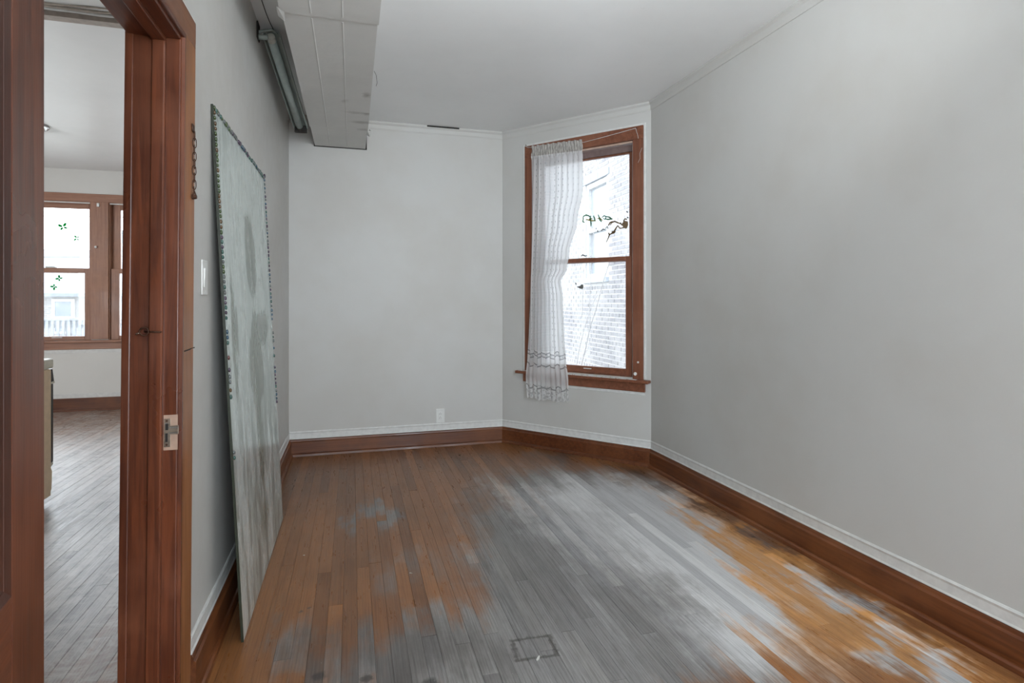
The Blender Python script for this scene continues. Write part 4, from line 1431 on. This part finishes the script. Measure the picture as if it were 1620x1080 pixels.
# ------------------------------------------------------------------ outside: neighbour brick wall beyond the bay window
NX = 3.60
bb = empty('brick_building', (NX, 0, 0))
tag(bb, 'pale weathered brick side of the building next door seen through the bay window', 'building')
N = NT('pale_mortar')
P_ = N.pos()
M_mort = N.done(N.bsdf(N.mix(N.noise(P_, 12, 4, 0.6), (0.40, 0.395, 0.39), (0.35, 0.345, 0.34)), 0.9, 0, 0.2))
N = NT('weathered_brick')
R_ = N.rnd()
P_ = N.pos()
cell = N.noise(N.mapping(P_, scale=(1, 4.9, 14.7)), 1.0, 0, 0.5)
cb = N.mix(N.rng(cell, 0.35, 0.65), (0.185, 0.175, 0.18), (0.135, 0.13, 0.14))
cb = N.mix(N.rng(N.noise(P_, 1.6, 3, 0.6), 0.40, 0.68), cb, (0.25, 0.24, 0.24))
cb = N.mix(N.rng(N.noise(P_, 40, 4, 0.7), 0.55, 0.75, 0, 0.6), cb, (0.32, 0.31, 0.31))
M_brick = N.done(N.bsdf(cb, 0.9, 0, 0.2))
NW = (7.55, 8.35, 1.62, 3.12)     # window in that wall: y0,y1,z0,z1
ZT, ZB, YA, YB = 6.4, -1.4, 3.2, 17.0
mb = MB()
mb.box(0.006, 0.25, YA, NW[0], ZB, ZT)
mb.box(0.006, 0.25, NW[1], YB, ZB, ZT)
mb.box(0.006, 0.25, NW[0], NW[1], ZB, NW[2])
mb.box(0.006, 0.25, NW[0], NW[1], NW[3], ZT)
obj('mortar_wall', mb, M_mort, bb)
CH, BLn = 0.0677, 0.205
rest = MB()
cands = []
k = 0
z = ZB
rr = random.Random(9)
while z < ZT - CH:
    header = (k % 6 == 0)
    L = BLn / 2 if header else BLn
    y = YA + (0 if k % 2 else L / 2)
    while y < YB - L:
        y2 = y + L - 0.018
        if not (y2 > NW[0] - 0.05 and y < NW[1] + 0.05 and z + CH > NW[2] - 0.06 and z < NW[3] + 0.12):
            cands.append((y, y2, z, z + CH - 0.018))
        y += L
    z += CH
    k += 1


def vis(c):
    y, z_ = (c[0] + c[1]) / 2, (c[2] + c[3]) / 2
    ang = math.atan2(NX, y)
    # seen through the uncovered glass
    a0, a1 = math.radians(22.5), math.radians(28.3)
    dep = NX * math.sin(math.radians(15.9)) + y * math.cos(math.radians(15.9))
    el = (z_ - 1.255) / dep
    return a0 < ang < a1 and -0.135 < el < 0.28


vb = [c for c in cands if vis(c)]
vb.sort(key=lambda c: (c[0] + abs(c[2] - 1.0) * 0.25))
pick = set(vb[:295])
unit = {}
for c in cands:
    if c in pick:
        L = c[1] - c[0]
        key = round(L, 2)
        if key not in unit:
            unit[key] = MB().box(0, 0.016, 0, L, 0, CH - 0.018).mesh('brick', M_brick)
        o = obj('brick', unit[key], None, bb)
        o.location = (rr.uniform(-0.003, 0.002), c[0] + rr.uniform(-.002, .002), c[2] + rr.uniform(-.001, .001))
    else:
        j = rr.uniform(-0.003, 0.002)
        rest.box(j, 0.016, c[0], c[1], c[2], c[3])
ro = obj('far_bricks', rest, M_brick, bb)
tag(ro, kind='stuff')
M_pw = plain('white_window_paint', (0.42, 0.43, 0.44), 0.5)
M_pg = plain('pale_blue_glass', (0.22, 0.25, 0.28), 0.15)
nf = MB()
nf.box(0.03, 0.10, NW[0], NW[0] + 0.07, NW[2], NW[3])
nf.box(0.03, 0.10, NW[1] - 0.07, NW[1], NW[2], NW[3])
nf.box(0.03, 0.10, NW[0] + 0.07, NW[1] - 0.07, NW[3] - 0.08, NW[3])
nf.box(0.02, 0.10, NW[0] + 0.07, NW[1] - 0.07, (NW[2] + NW[3]) / 2 - 0.03, (NW[2] + NW[3]) / 2 + 0.03)
nf.box(0.03, 0.10, NW[0] + 0.07, NW[1] - 0.07, NW[2], NW[2] + 0.07)
wf = obj('window_frame', nf, M_pw, bb, bevel=0.004)
obj('window_pane', MB().box(0.085, 0.095, NW[0] + 0.06, NW[1] - 0.06, NW[2] + 0.05, NW[3] - 0.05), M_pg, wf)
obj('window_sill', MB().box(-0.05, 0.10, NW[0] - 0.06, NW[1] + 0.06, NW[2] - 0.075, NW[2]), plain('pale_limestone', (0.30, 0.34, 0.39), 0.8), bb, bevel=0.006)
obj('window_lintel', MB().box(-0.012, 0.05, NW[0] - 0.08, NW[1] + 0.08, NW[3], NW[3] + 0.10), plain('grey_steel_lintel', (0.15, 0.18, 0.23), 0.6), bb, bevel=0.004)

# bare vine stems rising in the gap
M_vine = plain('bare_vine_bark', (0.30, 0.28, 0.27), 0.9, var=0.2, scale=60)
vine = MB()
rr = random.Random(21)
stems = [((3.2, 8.15, -1.4), (3.30, 8.0, 0.35), (3.40, 7.5, 1.1), (3.45, 7.1, 1.9), 0.011),
         ((3.3, 8.3, -1.4), (3.35, 8.3, 0.3), (3.42, 8.0, 0.95), (3.45, 7.55, 1.35), 0.008),
         ((3.35, 7.9, 1.0), (3.40, 7.9, 1.8), (3.45, 8.0, 2.6), (3.45, 7.7, 3.4), 0.006),
         ((3.35, 7.6, 0.9), (3.42, 7.8, 1.9), (3.42, 7.4, 2.7), (3.45, 7.55, 3.5), 0.006)]


def bez(p, n=16):
    P = [Vector(q) for q in p]
    out = []
    for i in range(n + 1):
        t = i / n
        q = P[0] * (1 - t) ** 3 + P[1] * 3 * t * (1 - t) ** 2 + P[2] * 3 * t * t * (1 - t) + P[3] * t ** 3
        out.append(q + Vector((0, rr.uniform(-.01, .01), rr.uniform(-.01, .01))))
    return out


for s in stems:
    pts = bez(s[:4])
    vine.tube(pts, [s[4] * (1 - 0.6 * i / 16) for i in range(17)], 5)
    for q in range(5, 16, 2):
        b0 = pts[q]
        d = Vector((rr.uniform(-.02, .08), rr.uniform(-.35, .35), rr.uniform(.05, .45)))
        vine.tube([b0, b0 + d * 0.4 + Vector((0, rr.uniform(-.05, .05), 0)), b0 + d], [0.004, 0.003, 0.0015], 4)
vo = obj('bare_vine', vine, M_vine, smooth=True)
tag(vo, 'leafless thin vine climbing against the brick wall outside the window', 'vine')

# ground and gap outside
gm = NT('outdoor_ground')
Pg = gm.pos()
M_gr = gm.done(gm.bsdf(gm.mix(gm.noise(Pg, 2, 5, 0.6), (0.42, 0.41, 0.39), (0.30, 0.31, 0.28)), 0.95, 0, 0.1))
struct('ground', MB().box(-40, 40, -12, 70, -1.5, -1.4), M_gr)
# foundation walls carry the floor above the ground
fd = MB()
fd.prism([(-4.72, -2.3), (2.33, -2.3), (2.33, 3.86), (1.36, 5.0), (WX, 5.0), (WX, 7.7), (-4.72, 7.7)], -1.4, -0.06)
struct('foundation', fd, M_mort)

# ------------------------------------------------------------------ outside the kitchen: porch railing, house, wires
M_rail = plain('grey_painted_rail', (0.12, 0.13, 0.15), 0.8, var=0.1)
rl = empty('porch_railing', (0, 16.0, 0))
tag(rl, 'grey wooden railing with upright slats outside the kitchen window', 'railing')
obj('top_rail', MB().box(-9.6, -3.6, -0.06, 0.06, 0.80, 0.86), M_rail, rl, bevel=0.006)
obj('rail_shade', MB().box(-9.6, -3.6, -0.01, 0.03, 0.62, 0.80), plain('rail_shade_grey', (0.05, 0.062, 0.08), 0.8, var=0.1), rl)  # dark strip standing in for the shade between the slats
obj('bottom_rail', MB().box(-9.6, -3.6, -0.03, 0.03, 0.02, 0.08), M_rail, rl, bevel=0.004)
bme = MB().box(-0.030, 0.030, -0.045, -0.012, 0.02, 0.80).mesh('baluster', M_rail)
x = -9.5
while x < -3.7:
    o = obj('baluster', bme, None, rl)
    o.location = (x, 0, 0)
    x += 0.112
for x in (-9.5, -6.62, -3.7):
    obj('post', MB().box(x - 0.06, x + 0.06, 0.03, 0.15, -1.4, 0.84), M_rail, rl, bevel=0.005)

hs = empty('neighbour_house', (0, 26.0, -1.4))
tag(hs, 'low brick house with a pale hipped roof beyond the porch railing', 'house')
N = NT('far_brick')
br = N.n.new('ShaderNodeTexBrick')
br.inputs['Scale'].default_value = 1.0
br.inputs['Brick Width'].default_value = 0.22
br.inputs['Row Height'].default_value = 0.075
br.inputs['Mortar Size'].default_value = 0.012
br.inputs['Color1'].default_value = (0.145, 0.135, 0.13, 1)
br.inputs['Color2'].default_value = (0.105, 0.10, 0.095, 1)
br.inputs['Mortar'].default_value = (0.17, 0.167, 0.165, 1)
sq = N.sep(N.pos())
N.l.new(N.comb(sq[0], sq[2], 0), br.inputs['Vector'])
M_fb = N.done(N.bsdf(br.outputs['Color'], 0.9, 0, 0.2))
obj('wall', MB().box(-20, -3.0, 0, 6.0, 0, 2.90), M_fb, hs)
M_roof = plain('pale_shingle_roof', (0.12, 0.128, 0.14), 0.9, var=0.06, scale=3)
obj('roof', MB().add([(-20.4, -0.4, 2.98), (-2.6, -0.4, 2.98), (-2.6, 6.4, 2.98), (-20.4, 6.4, 2.98), (-14.0, 3.0, 4.95), (-8.0, 3.0, 4.95)],
                     [(0, 1, 5, 4), (1, 2, 5), (2, 3, 4, 5), (3, 0, 4), (0, 3, 2, 1)]), M_roof, hs)
obj('gutter', MB().box(-20.4, -2.6, -0.5, -0.38, 2.84, 2.99), plain('blue_grey_gutter', (0.07, 0.085, 0.10), 0.6), hs, bevel=0.02)
for (wx) in (-10.9, -6.2, -15.0):
    fr_ = MB()
    for (a, b, c, d) in ((-0.38, -0.28, 1.4, 2.76), (0.28, 0.38, 1.4, 2.76), (-0.28, 0.28, 2.66, 2.76), (-0.28, 0.28, 2.02, 2.08), (-0.28, 0.28, 1.4, 1.48)):
        fr_.box(wx + a, wx + b, -0.06, 0.02, c, d)
    fo = obj('window', fr_, M_pw, hs)
    obj('pane', MB().box(wx - 0.28, wx + 0.28, -0.03, 0.0, 1.44, 2.70), plain('blue_grey_pane', (0.06, 0.08, 0.10), 0.2), fo)
obj('chimney', MB().box(-10.35, -10.10, 3.4, 3.8, 4.2, 5.9).box(-10.42, -10.03, 3.33, 3.87, 5.78, 5.9), plain('pale_chimney', (0.13, 0.14, 0.155), 0.9), hs, bevel=0.01)

for i, (z0_, z1_, yy) in enumerate(((3.78, 3.86, 15.2), (3.60, 3.64, 15.4), (3.30, 3.42, 15.6), (2.32, 2.50, 15.8))):
    pts = [(-14 + 12.0 * t / 20, yy, z0_ + (z1_ - z0_) * t / 20 - 0.12 * math.sin(PI * t / 20)) for t in range(21)]
    o = obj('utility_wire', MB().tube(pts, 0.013, 5), plain('dark_cable', (0.06, 0.08, 0.08), 0.7))
    tag(o, ['uppermost of the overhead wires seen through the kitchen window', 'second overhead wire from the top seen through the kitchen window',
            'third overhead wire from the top seen through the kitchen window', 'lowest overhead wire, just above the far roof'][i], 'wire', 'overhead wires outside the kitchen')
